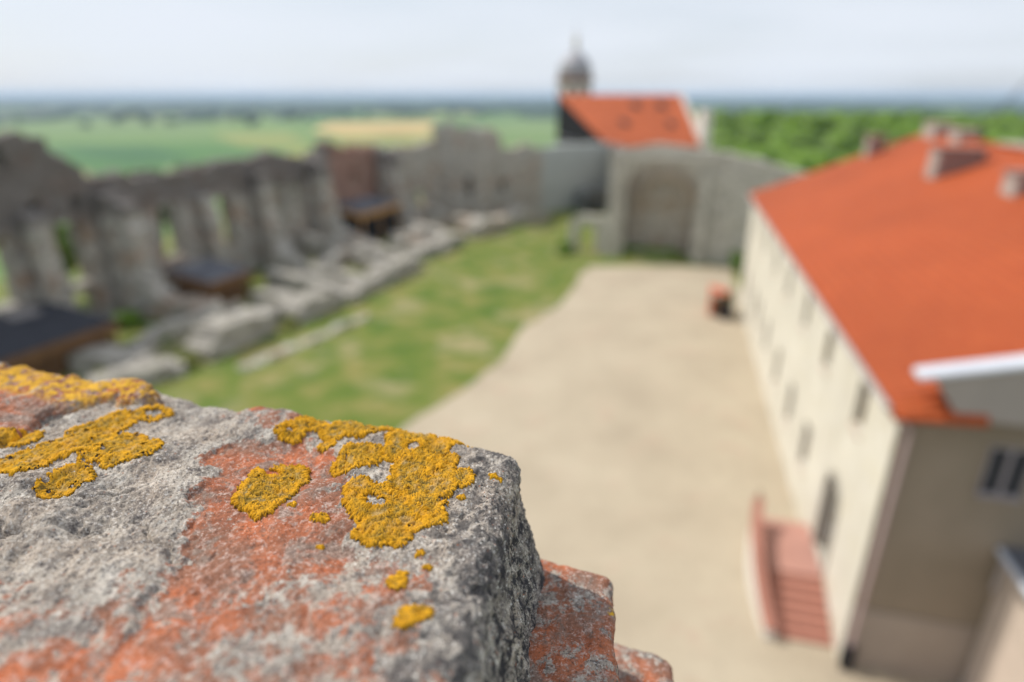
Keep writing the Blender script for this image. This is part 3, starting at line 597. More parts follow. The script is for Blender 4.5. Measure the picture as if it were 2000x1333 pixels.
for x0 in (2.3, 2.82):
    g = MB().box(x0, -.035, 6.95, x0 + .42, -.002, 8.3).build('window', M['dark'], rb)
    MB().box(x0 - .05, -.06, 6.90, x0, -.003, 8.35).box(x0 + .42, -.06, 6.90, x0 + .47, -.003, 8.35).box(x0, -.06, 8.3, x0 + .42, -.003, 8.35).box(x0, -.06, 6.9, x0 + .42, -.003, 6.95).box(x0 - .06, -.14, 6.82, x0 + .48, -.003, 6.895).build('frame', M['frame'], g)
# annex
an = empty('annex', (10.5 + 3.45 * .9694, 14.9 - 3.45 * .2456, 0), -R(14.22)); tag(an, 'pinkish rendered annex jutting from the end wall at the right edge', 'building')
MB().box(0, -11, -.5, 8, -.07, 5.2).build('wall', M['annex'], an)
MB().hexa([(-.2, -11.1, 5.2), (8, -11.1, 5.3), (8, -.07, 5.3), (-.2, -.07, 5.2), (-.2, -11.1, 5.32), (8, -11.1, 5.42), (8, -.07, 5.42), (-.2, -.07, 5.32)]).build('roof', M['felt_grey'], an)
MB().tube((-.25, -11.1, 5.2), (-.25, -.1, 5.2), .09).build('gutter', M['metal'], an)
MB().tube((-.12, -.22, 5.15), (-.12, -.22, 3.9), .07).build('downpipe', M['gutter'], an)

# entrance stair
st = empty('entrance_stair', (10.5 - .006 * .97, 14.9, 0), -R(14.22)); tag(st, 'red brick entrance stair with a curved white parapet against the cream wing', 'stair')
MB().box(-1.85, 2.9, -.2, -.01, 6.0, .86).build('landing', M['brickpink'], st)
for k in range(6):
    MB().box(-1.85, .55 + k * .39, -.2, -.01, .55 + (k + 1) * .39 - .003 * (k == 9), .123 * (k + 1) ).build('step', M['brickstep'], st, bevel=.015)
def cheek(x0, x1, zadd, name, m, zb=-.2, zfix=None):
    pts = []; n = 14; mb = MB(); V = []
    for i in range(n + 1):
        y = .35 + 5.4 * i / n; cur = -.28 * math.sin(math.pi * i / n) - .12 * (1 - i / n) * 0
        top = .42 + (1.55 - .42) * min(1, max(0, (y - .5) / 2.6)) + .25 * max(0, (y - 4.6))
        V.append((y, cur, top))
    for (y0, c0, t0), (y1, c1, t1) in zip(V, V[1:]):
        b0 = (zb if zfix is None else t0); b1 = (zb if zfix is None else t1)
        mb.hexa([(x0 + c0, y0, b0), (x1 + c0, y0, b0), (x1 + c1, y1, b1), (x0 + c1, y1, b1), (x0 + c0, y0, t0 + zadd), (x1 + c0, y0, t0 + zadd), (x1 + c1, y1, t1 + zadd), (x0 + c1, y1, t1 + zadd)])
    mb.build(name, m, st)
cheek(-2.2, -1.88, 0, 'parapet', M['white']); cheek(-2.24, -1.84, .1, 'parapet_cap', M['brickstep'], zfix=1)
rl = MB()
for y in (5.75,): rl.tube((-2.05, y, 1.5), (-2.05, y, 2.25), .05)
rl.build('newel_post', M['wood'], st)
# far entrance: red notice board with a dark litter bin beside the wall
fr = empty('red_porch', (16.55, 48.5, 0), -R(14.22)); tag(fr, 'small red-painted sentry-box porch standing at the far corner of the cream wing', 'porch')
MB().box(-.35, 0, 0, -.2, 1.5, 2.1).build('side_panel', M['terracotta'], fr, bevel=.02)
MB().box(-.2, 0.06, 0, .9, .16, 1.7).build('front_panel', M['wood'], fr, bevel=.02)
MB().prism([(-.45, 2.1), (1.0, 1.85), (1.0, 1.97), (-.45, 2.25)], 'y', -.1, 1.6).build('roof', M['terracotta'], fr)
lb = MB().lathe([(.42, 0), (.48, .1), (.50, 1.15), (.46, 1.3), (.2, 1.36)], k=18).build('barrel', M['black'], loc=(17.35, 47.9, 0)); tag(lb, 'dark round barrel beside the red porch', 'barrel')
# wire above the far roof
wr = MB().tube((29.3, 41.6, 14.2), (37.6, 44.2, 23.5), .05, 8).build('wire', M['black']); tag(wr, 'thin dark wire rising from the far roof ridge into the sky at the right', 'wire')

# ------------------------------------------------------------ vegetation
def ico(sub):
    import bmesh
    b = bmesh.new(); bmesh.ops.create_icosphere(b, subdivisions=sub, radius=1); v = np.array([x.co[:] for x in b.verts]); f = np.array([[q.index for q in t.verts] for t in b.faces]); b.free(); return v, f
I2 = ico(3); I1 = ico(2)
def blobs(cs, I, amp=.3):
    V, F = [], []; n = 0
    for (x, y, z, rx, rz_) in cs:
        v, f = I; nn = v * (1 + amp * fbm(v * 1.7 + np.array([x, y, z]) * .37, 3, .65))[:, None]
        V.append(nn * np.array([rx, rx, rz_]) + np.array([x, y, z])); F.append(f + n); n += len(v)
    return np.concatenate(V), np.concatenate(F)
def cards(cs, per, size):
    V, F = [], []; n = 0
    r = np.random.RandomState(11)
    for (x, y, z, rx, rz_) in cs:
        d = r.normal(size=(per, 3)); d /= np.linalg.norm(d, axis=1)[:, None]; d[:, 2] = np.abs(d[:, 2]) * 1.0 - .15
        c = d * np.array([rx, rx, rz_]) * r.uniform(.85, 1.18, (per, 1)) + np.array([x, y, z])
        a = r.normal(size=(per, 3)); a /= np.linalg.norm(a, axis=1)[:, None]; b = np.cross(a, d); b /= (np.linalg.norm(b, axis=1)[:, None] + 1e-6)
        s = size * r.uniform(.6, 1.3, (per, 1))
        q = np.stack([c - a * s, c - b * s * .6, c + a * s, c + b * s * .6], 1).reshape(-1, 3)
        V.append(q); F.append(np.arange(per * 4).reshape(per, 4) + n); n += per * 4
    return np.concatenate(V), np.concatenate(F)
# near wood behind the wing
cs = []; rr = np.random.RandomState(5)
while len(cs) < 760:
    y = rr.uniform(104, 290); x = y * rr.uniform(.26, 1.0)
    if sdist(np.array(x), np.array(y)) < 4: continue
    cr_ = rr.uniform(2.6, 4.6); top = (4.6 + .10 * (y - 106) if y < 182 else 12.2 - .018 * (y - 182)) - .8 + rr.uniform(-2.0, 1.2) - 3.0 * max(0, x / y - .55) * 2
    cs.append((x, y, top - cr_ * .95, cr_, cr_ * rr.uniform(.8, 1.1)))
v1, f1 = blobs(cs, I1, .45); v2, f2 = cards(cs, 150, .55)
f1q = np.c_[f1, f1[:, 2]]
wood = mesh('woodland', np.concatenate([v1, v2]), [tuple(t) for t in f1] + [tuple(t + len(v1)) for t in f2], M['leaf']); tag(wood, 'bright green broadleaf wood behind the orange roof', 'woodland', kind='stuff')
wood.data.polygons.foreach_set('use_smooth', [True] * len(f1) + [False] * len(f2))
# far woods on the plain
cs = []
for k in range(700):
    d = 1900 * math.exp(rr.uniform(0, 1.9)); a = R(rr.uniform(-44, 44)); r1 = rr.uniform(30, 90) * (d / 2500) ** .6
    if d < 2600 and rr.rand() < .7: continue
    cs.append((d * math.sin(a), d * math.cos(a), -49, r1, rr.uniform(11, 17)))
for k in range(260):
    d = rr.uniform(320, 1900); a = R(rr.uniform(16, 46)); cs.append((d * math.sin(a), d * math.cos(a), -48, rr.uniform(14, 34), rr.uniform(13, 18)))
v1, f1 = blobs(cs, I1, .4); wd2 = mesh('distant_woods', v1, f1, M['leaf_dark'], smooth=True); tag(wd2, 'dark bluish woods spread across the plain', 'woods', kind='stuff')
# hedgerow trees on the fields
def leafcloud(blist, per, size, seed):
    r = np.random.RandomState(seed); v1, f1 = blobs(blist, I1, .4); v2, f2 = cards(blist, per, size)
    return np.concatenate([v1, v2]), [tuple(t) for t in f1] + [tuple(t + len(v1)) for t in f2]
def tree(name, label, cat, x, y, z, h, r, lm, group, proto=None):
    if proto:
        e = proto.copy(); col.objects.link(e); e.location = (x, y, z); e.rotation_euler = (0, 0, random.random() * 6); s = h / proto['_h']; e.scale = (s * random.uniform(.9, 1.2), s * random.uniform(.9, 1.2), s)
        for c_ in proto.children:
            d = c_.copy(); col.objects.link(d); d.parent = e
        return e
    e = empty(name, (x, y, z)); tag(e, label, cat, group); e['_h'] = h
    tr = MB().tube((0, 0, -.5), (.02 * h, 0, h * .45), h * .028, 9, h * .018)
    for k in range(5):
        a = k * 1.3; tr.tube((.02 * h, 0, h * (.30 + .03 * k)), (math.cos(a) * r * .6, math.sin(a) * r * .6, h * (.6 + .04 * k)), h * .012, 6, h * .004)
    tr.build('trunk', M['bark'], e)
    bl = [(0, 0, h * .7, r * .75, h * .28)] + [(math.cos(a) * r * .55, math.sin(a) * r * .55, h * random.uniform(.45, .8), r * random.uniform(.35, .55), h * random.uniform(.13, .2)) for a in [i * 2 * math.pi / 7 for i in range(7)]]
    v, f = leafcloud(bl, 120, r * .09, 3); mesh('crown', v, f, M[lm], e); return e
ft = None
for (x, y, h) in [(-787, 1425, 20), (-740, 1430, 18), (-690, 1640, 22), (-665, 1655, 19), (-560, 1700, 20), (-600, 1560, 17), (-640, 1600, 24), (-520, 1680, 18), (-900, 1500, 19), (-470, 1900, 22), (-430, 1960, 20), (-350, 2040, 24), (-545, 1380, 17), (-1000, 1700, 22), (-1050, 1850, 24), (-300, 1950, 20), (-860, 1330, 16), (-1120, 1500, 20), (-180, 2000, 22), (-95, 1950, 20)]:
    e = tree('field_tree', 'dark hedgerow tree standing among the fields of the plain', 'tree', x, y, -50, h * 1.25, h * .62, 'leaf_dark', 'hedgerow trees on the plain', ft)
    ft = ft or e
# trees and shrubs just outside and inside the ruins
for (lab, s, q, h, r, lm) in [('bright green tree seen through the tall window opening above the middle shelter', 22.5, -23.5, 9, 3.2, 'leaf_bright'), ('dark green tree glimpsed through the narrow window left of the middle shelter', 16.5, -24, 8, 3, 'leaf'),
                              ('green tree outside the leftmost window opening', 1.2, -25, 8.5, 3.4, 'leaf_bright'), ('leafy tree outside the second window opening', 8.0, -24.5, 7.5, 3.0, 'leaf')]:
    x, y = L2W(s, q); g = float(terrain(np.array(x), np.array(y))); tree('broadleaf_tree', lab, 'tree', x, y, g, h + 1.5, r, lm, 'trees outside the ruined wing')
def shrub(lab, x, y, z, r, h, lm):
    e = empty('shrub', (x, y, z)); tag(e, lab, 'shrub')
    bl = [(random.uniform(-.6, .6) * r, random.uniform(-.6, .6) * r, h * random.uniform(.3, .6), r * random.uniform(.3, .5), h * .4) for k in range(7)]
    v, f = leafcloud(bl, 60, .09, 5); mesh('foliage', v, f, M[lm], e)
    st_ = MB()
    for k in range(5): st_.tube((0, 0, -.1), (random.uniform(-.4, .4) * r, random.uniform(-.4, .4) * r, h * .6), .025, 5, .01)
    st_.build('stem', M['bark'], e)
for lab, s, q, r, h, lm, in [('yellow-green weed clump in the nearest ruined room', -.2, -7.0, 1.1, .9, 'leaf_olive'), ('olive weeds growing against the near end of the blocky remnant', 2.6, -2.9, .9, 1.0, 'leaf_olive'),
                             ('rusty olive weeds in the gap between the blocky and the rounded remnants', 10.8, -1.4, .8, 1.2, 'leaf_olive'), ('dark green bush beside the near shelter', 4.6, -8.0, 1.1, 1.0, 'leaf'),
                             ('green tuft behind the curved cross wall', 26.5, -6.2, 1.2, .7, 'leaf_olive'), ('dark bush inside the small room below the second window opening', 7.2, -13.6, 1.5, 1.5, 'leaf')]:
    x, y = L2W(s, q); shrub(lab, x, y, 0, r, h, lm)
shrub('dark green bush left of the small archway', 6.2, 70.6, 0, 1.2, 1.4, 'leaf'); shrub('green bush in the chapel corner by the orange-roofed wing', 23.6, 62.6, 0, 1.1, 2.2, 'leaf')
shrub('slim green bush against the far end of the cream wing', 17.8, 49.6, 0, .7, 2.2, 'leaf')
ex, ey = 14.9, 70.0
he = empty('shaded_grass_strip', (ex, ey, 0), ch.rotation_euler.z); tag(he, 'strip of dark leaves put in for the shaded grass on the chapel floor', 'shaded grass')  # dark leaves stand in for a band of shaded grass
v, f = leafcloud([(x_, random.uniform(-.3, .3), .3, .8, .6) for x_ in np.linspace(-2.2, 3.2, 8)], 60, .1, 8); mesh('foliage', v, f, M['leaf'], he)

# ------------------------------------------------------------ the lichened parapet at arm's length
#FG
ZT = CZ - .2
def plan_sd(P, poly):
    poly = np.array(poly, float); n = len(poly); d = np.full(len(P), 1e9); ins = np.zeros(len(P), bool)
    for i in range(n):
        a, b = poly[i], poly[(i + 1) % n]; e = b - a; w_ = P - a
        t = np.clip((w_ @ e) / (e @ e), 0, 1); q = w_ - t[:, None] * e; d = np.minimum(d, (q ** 2).sum(1))
        c = ((a[1] <= P[:, 1]) & (b[1] > P[:, 1])) | ((b[1] <= P[:, 1]) & (a[1] > P[:, 1]))
        with np.errstate(divide='ignore', invalid='ignore'):
            xi = a[0] + (P[:, 1] - a[1]) * e[0] / (e[1] if abs(e[1]) > 1e-12 else 1e-12)
        ins ^= c & (P[:, 0] < xi)
    d = np.sqrt(d); return np.where(ins, -d, d)
POLY = {
 'A': [(-0.178, 0.331), (-0.141, 0.339), (-0.092, 0.323), (-0.086, 0.284), (-0.08, 0.25), (-0.067, 0.234), (-0.084, 0.225), (-0.103, 0.229), (-0.112, 0.198), (-0.112, 0.174), (-0.124, 0.13), (-0.23, 0.13), (-0.25, 0.165), (-0.214, 0.176), (-0.188, 0.182), (-0.164, 0.189), (-0.157, 0.198), (-0.16, 0.229), (-0.166, 0.267)],
 'B': [(-0.12, 0.236), (-0.059, 0.243), (-0.037, 0.222), (-0.029, 0.188), (-0.037, 0.13), (-0.127, 0.13), (-0.123, 0.198)],
 'C': [(-0.6, 0.52), (-0.426, 0.45), (-0.338, 0.43), (-0.262, 0.412), (-0.250, 0.400), (-0.258, 0.389), (-0.300, 0.381), (-0.313, 0.358), (-0.316, 0.318), (-0.40, 0.29), (-.6, .3)],
 'D': [(-0.203, 0.387), (-0.16, 0.398), (-0.117, 0.358), (-0.111, 0.326), (-0.14, 0.338), (-0.167, 0.358)]}
Ua = np.array([-.947, .32]) / np.hypot(.947, .32); Va = np.array([-.152, -.988])
def rbox_patches(C, zt, du, dv, dw, Rr, gu, gv, gw, faces='tsf', bulge=None, ua=Ua, va=Va):
    """patches of a rounded box; gu/gv/gw grids of distance from right edge, far edge and top"""
    out = []
    for fc in faces:
        if fc == 't': a, b = np.meshgrid(gu, gv, indexing='ij'); q = np.stack([a, b, a * 0], -1); flip = True
        if fc == 'u': a, b = np.meshgrid(gu, gv, indexing='ij'); q = np.stack([a, b, a * 0 + dw], -1); flip = False
        if fc == 's': a, b = np.meshgrid(gv, gw, indexing='ij'); q = np.stack([a * 0, a, b], -1); flip = False
        if fc == 'l': a, b = np.meshgrid(gv, gw, indexing='ij'); q = np.stack([a * 0 + du, a, b], -1); flip = True
        if fc == 'f': a, b = np.meshgrid(gu, gw, indexing='ij'); q = np.stack([a, a * 0, b], -1); flip = True
        if fc == 'n': a, b = np.meshgrid(gu, gw, indexing='ij'); q = np.stack([a, a * 0 + dv, b], -1); flip = False
        hi = np.array([du, dv, dw]) - Rr; inn = np.clip(q, Rr, hi); d = q - inn; l = np.linalg.norm(d, axis=-1, keepdims=True)
        nl = d / np.maximum(l, 1e-9); p = inn + nl * Rr
        u, v, w_ = p[..., 0], p[..., 1], p[..., 2]
        xy = np.array(C) + u[..., None] * ua + v[..., None] * va
        z = zt - w_
        nw = nl[..., 0:1] * np.append(ua, 0) + nl[..., 1:2] * np.append(va, 0) + nl[..., 2:3] * np.array([0, 0, -1.])
        nw = nw / np.linalg.norm(nw, axis=-1, keepdims=True)
        P = np.concatenate([xy, z[..., None]], -1)
        if bulge is not None: P = P + bulge(w_)[..., None] * np.append(-ua, 0) * (u < du / 2)[..., None]
        out.append([P, nw, flip, q])
    return out
def finish(name, patches, m, parent, origin, attrs):
    V, F, n = [], [], 0; AT = {k: [] for k in attrs}
    for pt in patches:
        P, flip = pt[0], pt[2]; a, b = P.shape[:2]
        idx = np.arange(a * b).reshape(a, b) + n
        q = np.stack([idx[:-1, :-1], idx[1:, :-1], idx[1:, 1:], idx[:-1, 1:]], -1).reshape(-1, 4)
        if flip: q = q[:, ::-1]
        F.append(q); V.append(P.reshape(-1, 3)); n += a * b
        for k in attrs: AT[k].append(pt[4][k].reshape(-1))
    V = np.concatenate(V) - np.array(origin); F = np.concatenate(F)
    o = mesh(name, V, np.ascontiguousarray(F), m, parent, smooth=True)
    for k in attrs:
        at = o.data.attributes.new(k, 'FLOAT', 'POINT'); at.data.foreach_set('value', np.concatenate(AT[k]).astype(np.float32))
    return o
def stone_disp(P, nw, q, calm=1.0):
    sh = P.shape[:-1]; X = P.reshape(-1, 3); xy = X[:, :2]
    sd = {k: plan_sd(xy + .013 * np.stack([fbm(np.c_[xy / .03, xy[:, 0] * 0], 4, .6), fbm(np.c_[xy / .03, xy[:, 0] * 0 + 5], 4, .6)], 1), p) for k, p in POLY.items()}
    top = sst(nw.reshape(-1, 3)[:, 2], .2, .8)
    brick = np.maximum.reduce([(.86 - .20 * sst(.245 - xy[:, 1], 0, .05)) * sst(-sd['A'], -.009, .009), .40 * sst(.235 - xy[:, 1], 0, .03) * sst(-X[:, 0], .02, .06), .50 * sst(-sd['B'], -.02, .015), .80 * sst(-sd['C'], -.006, .006), .60 * sst(-sd['D'], -.008, .01)]) * top
    edge = sst(-xy[:, 0], .0, .03)
    d = .0055 * fbm(X / .07, 3) + .0016 * fbm(X / .016 + 3, 3)
    mort = 1 - brick
    d = d + mort * (.0008 * fbm(X / .006 + 9, 3, .6) + .0020 * np.abs(perlin(X / .028)) )
    d = d + (.0005 + .00045 * mort) * fbm(X / .0026 + 5, 2, .6)
    d = d - .0022 * sst(-sd['A'], -.002, .004) * top
    d = d + .0050 * sst(-sd['C'], -.003, .004) * top - .0040 * np.exp(-(sd['C'] / .0035) ** 2) * top * sst(perlin(X / .03) + .6, 0, .5)
    leftm = sst(-X[:, 0], .12, .24) * sst(.32 - X[:, 1], .0, .06)
    d = d + leftm * mort * (.0095 * fbm(X / .040 + 31, 4, .55))
    # pits
    d = d - mort * .0016 * sst(perlin(X / .0055 + 40) + .3 * perlin(X / .002), .42, .75) - brick * .0012 * sst(perlin(X / .005 + 50), .42, .6)
    # cracks
    for (ax, ay, bx, by, wd) in ((-.232, .276, -.200, .287, .0011), (-.262, .250, -.215, .256, .0016), (-.190, .262, -.160, .236, .0013)):
        a = np.array([ax, ay]); b = np.array([bx, by]); e = b - a; w_ = xy + .003 * perlin(X / .01)[:, None] - a; t = np.clip((w_ @ e) / (e @ e), 0, 1)
        dd = np.sqrt(((w_ - t[:, None] * e) ** 2).sum(1)); d = d - .003 * np.exp(-(dd / wd) ** 2) * top
    # uneven far edge
    u = -(xy[:, 0]) ; near_edge = sst(.05 - q.reshape(-1, 3)[:, 1], 0, .05)
    d = d + near_edge * top * (np.interp(u, [0, .03, .1, .15, .2, .245, .26, .3, .42], [.003, .005, .004, .005, .003, -.003, .000, .0015, 0.]))
    crust = sst(-sd['C'], -.004, .008) * sst(X[:, 1] + .34 * X[:, 0], .270, .285) * top
    return d.reshape(sh), brick.reshape(sh), crust.reshape(sh), np.maximum(1 - top, .75 * sst(.060 - q.reshape(-1, 3)[:, 0] + .02 * perlin(X / .03), 0, .045)).reshape(sh)
Cc_ = (.0085, .324); ORG = (0, .3, ZT)
pp = empty('stone_parapet', (0, .3, ZT)); tag(pp, 'weathered brick and mortar parapet top crusted with orange lichen, in sharp focus in the foreground', 'parapet wall')
gu = np.concatenate([np.linspace(0, .47, 600), np.linspace(.48, 1.3, 40)]); gv = np.concatenate([np.linspace(0, .185, 240), np.linspace(.19, .5, 24)]); gw = np.linspace(0, .26, 260)
bulge = lambda w_: .010 * sst(w_, .015, .07) + .022 * sst(w_, .11, .2)
pats = rbox_patches(Cc_, ZT, 1.3, .5, .26, .017, gu, gv, gw, 'tsf', bulge)
gw2 = np.linspace(0, .26, 40)
pats[2] = rbox_patches(Cc_, ZT, 1.3, .5, .26, .017, gu, np.array([0, .1]), np.concatenate([np.linspace(0, .03, 30), np.linspace(.035, .26, 20)]), 'f', bulge)[0]
for pt in pats:
    d, br, cr2, sd_ = stone_disp(pt[0], pt[1], pt[3]); pt[0] = pt[0] + pt[1] * d[..., None]; pt.append({'brick': br, 'crust': cr2, 'side': sd_})
def stonem(name, base_brick=0):
    m, n, b = mat(name, .92); v = coords(n); b.inputs['Specular IOR Level'].default_value = .15
    n1 = noise(n, v, 60, 6, .65); n2 = noise(n, v, 260, 5, .7); n3 = noise(n, v, 900, 3, .7); n0 = noise(n, v, 18, 4, .6)
    mort = ramp(n, n1, [(.30, (.16, .14, .125)), (.43, (.32, .285, .245)), (.56, (.47, .43, .375)), (.72, (.66, .61, .54))])
    mort = mixc(n, ramp(n, n0, [(.42, 0.), (.62, .6)]), mort, (.46, .37, .29))
    mort = mixc(n, ramp(n, noise(n, v, 33, 6, .7, .4), [(.38, .7), (.50, 0.)]), mort, (.15, .13, .12))
    mort = mixc(n, ramp(n, n2, [(.38, .75), (.47, 0.)]), mort, (.085, .075, .078))
    # sand grains: pale, rusty and black cells in the cement
    gcol = voro(n, v, 620.); gd = voro(n, v, 620., 'Distance')
    gr = N(n, 'ShaderNodeSeparateColor'); n.links.new(gcol, gr.inputs[0])
    gmask = mth(n, 'MULTIPLY', mth(n, 'LESS_THAN', gd, .40), mth(n, 'GREATER_THAN', gr.outputs[0], .70))
    gc = ramp(n, gr.outputs[1], [(0, (.05, .05, .05)), (.3, (.30, .28, .26)), (.45, (.62, .60, .56)), (.85, (.78, .76, .70)), (.92, (.45, .20, .12))], 'CONSTANT')
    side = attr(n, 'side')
    ng = noise(n, v, 620, 3, .8)
    mort = mixc(n, ramp(n, ng, [(.38, .7), (.46, 0.)]), mort, (.05, .044, .042))
    mort = mixc(n, ramp(n, ng, [(.57, 0.), (.64, .65)]), mort, (.74, .71, .67))
    gst = mth(n, 'MULTIPLY', gmask, mth(n, 'MULTIPLY_ADD', side, .5, .4, clamp=True))
    mort = mixc(n, gst, mort, gc)
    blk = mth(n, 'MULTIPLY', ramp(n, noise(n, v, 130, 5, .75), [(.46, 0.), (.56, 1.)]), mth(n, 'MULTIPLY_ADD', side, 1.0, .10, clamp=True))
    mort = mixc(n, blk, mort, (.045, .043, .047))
    brk = ramp(n, n1, [(.25, (.26, .062, .028)), (.5, (.46, .13, .052)), (.75, (.56, .21, .11))])
    brk = mixc(n, ramp(n, n0, [(.44, .85), (.60, 0.)]), brk, (.21, .11, .075))
    brk = mixc(n, ramp(n, noise(n, v, 42, 6, .75, .5), [(.50, 0.), (.59, .85)]), brk, (.23, .18, .15))
    brk = mixc(n, ramp(n, n2, [(.54, 0.), (.64, .6)]), brk, (.58, .45, .40))
    brk = mixc(n, ramp(n, n2, [(.34, .55), (.42, 0.)]), brk, (.13, .085, .07))
    brk = mixc(n, ramp(n, ng, [(.36, .8), (.45, 0.)]), brk, (.10, .06, .045))
    brk = mixc(n, ramp(n, ng, [(.59, 0.), (.67, .65)]), brk, (.66, .54, .48))
    bm = mth(n, 'ADD', attr(n, 'brick') if not base_brick else mth(n, 'ADD', noise(n, v, 26, 3), base_brick), mth(n, 'MULTIPLY', mth(n, 'SUBTRACT', noise(n, v, 62, 10, .80), .5), 3.6))
    bm = ramp(n, bm, [(.44, 0.), (.56, 1.)])
    c = mixc(n, bm, mort, brk)
    if not base_brick:
        cm = mth(n, 'MULTIPLY', attr(n, 'crust'), ramp(n, noise(n, v, 150, 5, .7), [(.44, 0.), (.50, 1.)]))
    else:
        cm = ramp(n, noise(n, v, 40, 4, .6), [(.66, 0.), (.69, 1.)])
    c = mixc(n, cm, c, ramp(n, n2, [(.3, (.42, .22, .03)), (.6, (.66, .38, .04))]))
    n.links.new(c, b.inputs['Base Color'])
    h = mth(n, 'ADD', mth(n, 'MULTIPLY', n2, 1.), mth(n, 'ADD', mth(n, 'MULTIPLY', gmask, .5), mth(n, 'ADD', mth(n, 'MULTIPLY', n3, .5), mth(n, 'MULTIPLY', cm, .5))))
    bump(n, b, h, .9, .0010)
    return m
M['fgstone'] = stonem('lichened_brick_and_mortar'); M['fgbrick'] = stonem('weathered_orange_brick', .16)
finish('parapet_top', pats, M['fgstone'], pp, ORG, ['brick', 'crust', 'side'])
# lower stepped bricks and their mortar beds
def brickpart(name, C, zt, du, dv, dw, m, Rr=.005, amp=1., step=.0016, seed=0):
    g = lambda L: np.linspace(0, L, max(8, int(L / step)))
    ps = rbox_patches(C, zt, du, dv, dw, Rr, g(du), g(dv), g(dw), 'tsfnlu')
    for pt in ps:
        X = pt[0] + seed
        d = amp * (.0035 * fbm(X / .05, 3) + .0012 * fbm(X / .012, 3) + .0006 * fbm(X / .004, 2) - .002 * sst(perlin(X / .012 + 7), .35, .6))
        pt[0] = pt[0] + pt[1] * d[..., None]; pt.append({'brick': d * 0 , 'crust': d * 0, 'side': 1 - sst(pt[1][..., 2], .2, .8)})
    return finish(name, ps, m, pp, ORG, ['brick', 'crust', 'side'])
brickpart('brick', (.066, .316), CZ - .284, .25, .12, .068, M['fgbrick'], .007)
brickpart('mortar_bed', (.052, .309), CZ - .349, .235, .12, .02, M['fgstone'], .004, 1.3, seed=2)
brickpart('brick', (.115, .327), CZ - .363, .25, .13, .07, M['fgbrick'], .010, seed=4)
brickpart('mortar_bed', (.095, .318), CZ - .425, .235, .13, .03, M['fgstone'], .004, 1.3, seed=6)
mort2 = brickpart('mortar_bed', (.012, .300), CZ - .262, .22, .20, .03, M['fgstone'], .004, 1.3, seed=8)
core = MB().box(-1.35, -1.0, -ZT - .5, .09, -.0 , -.235).build('wall_core', rubble_mat('tower_masonry', (.25, .14, .09), (.36, .30, .25), (.42, .37, .32), stone=3.), pp)
# lichens: thin lobed crusts that follow the stone under them
HOLES = [(-.1440, .3110, .0052), (-.1375, .3050, .0040), (-.0714, .2730, .0048), (-.0750, .2790, .0036), (-.0590, .3262, .0036), (-.2416, .3731, .0050), (-.1405, .3445, .0022)]
LICH = {'ros1': [(-0.1318, 0.2985, 0.0172), (-0.1335, 0.2885, 0.0172), (-0.1385, 0.2835, 0.0125), (-0.1300, 0.2700, 0.0070), (-0.1215, 0.2970, 0.0085)],
'ros2': [(-0.0686, 0.273, 0.0167), (-0.0762, 0.2775, 0.0136), (-0.0674, 0.2543, 0.0122), (-0.0547, 0.2624, 0.013), (-0.0838, 0.2867, 0.0084), (-0.0553, 0.2504, 0.0075)],
'ros2b': [(-0.0457, 0.273, 0.0113), (-0.0391, 0.2624, 0.0068), (-0.0566, 0.2916, 0.0141), (-0.0422, 0.2891, 0.0135), (-0.0285, 0.294, 0.0085), (-0.0407, 0.3016, 0.0102), (-.0590, .3065, .0115), (-.0480, .3110, .0100)],
'ros3': [(-0.0617, 0.3352, 0.0158), (-0.0495, 0.3262, 0.0139), (-0.065, 0.3262, 0.0108), (-0.0388, 0.3121, 0.0084), (-0.0702, 0.3205, 0.0076)],
'ros3b': [(-0.0352, 0.3381, 0.0083), (-0.0255, 0.3362, 0.0054)],
'ros4': [(-0.0981, 0.352, 0.0165), (-0.11, 0.3445, 0.0113), (-0.0854, 0.351, 0.0115), (-0.1127, 0.3309, 0.0056), (-0.1252, 0.3523, 0.0066)],
'ros5': [(-0.0915, 0.3175, 0.0130), (-0.0956, 0.3111, 0.0104), (-0.0863, 0.3167, 0.0106)],
'ros6': [(-0.1384, 0.3445, 0.0097), (-0.1362, 0.3477, 0.0081)], 'ros6b': [(-0.1328, 0.359, 0.0054), (-0.1363, 0.3563, 0.0033)],
'left1': [(-0.2352, 0.3262, 0.0155), (-0.2196, 0.3205, 0.0116), (-0.2305, 0.3105, 0.0077), (-.2450, .3130, .007)],
'left2': [(-0.2462, 0.2916, 0.0141), (-0.2407, 0.294, 0.0085), (-0.2516, 0.2891, 0.0079)],
'left3': [(-0.262, 0.3445, 0.0194), (-0.2692, 0.3262, 0.0186), (-0.2601, 0.3576, 0.015), (-0.2767, 0.3149, 0.015), (-0.2897, 0.3121, 0.0134), (-0.2606, 0.3321, 0.0188), (-0.2769, 0.3068, 0.0133), (-.300, .305, .012)],
'left4': [(-0.2416, 0.3731, 0.0117), (-0.2475, 0.368, 0.0085)], 'left5': [(-0.302, 0.3382, 0.0095), (-0.3202, 0.3351, 0.0126)],
's1': [(-0.0507, 0.2159, 0.005), (-0.0495, 0.2222, 0.0028)], 's2': [(-0.0418, 0.1944, 0.0058), (-0.0367, 0.1957, 0.0046), (-0.0443, 0.191, 0.0037)],
's3': [(-0.0386, 0.2271, 0.0021)], 's4': [(-0.097, 0.2624, 0.0039), (-0.1006, 0.2632, 0.0024)], 's5': [(-0.0435, 0.2378, 0.0022)], 's6': [(-0.0924, 0.2436, 0.0017)],
's7': [(-0.116, 0.2743, 0.0022)], 's8': [(-0.0108, 0.294, 0.0026), (-0.0071, 0.2916, 0.0017)], 's9': [(-0.0272, 0.2775, 0.0027)]}
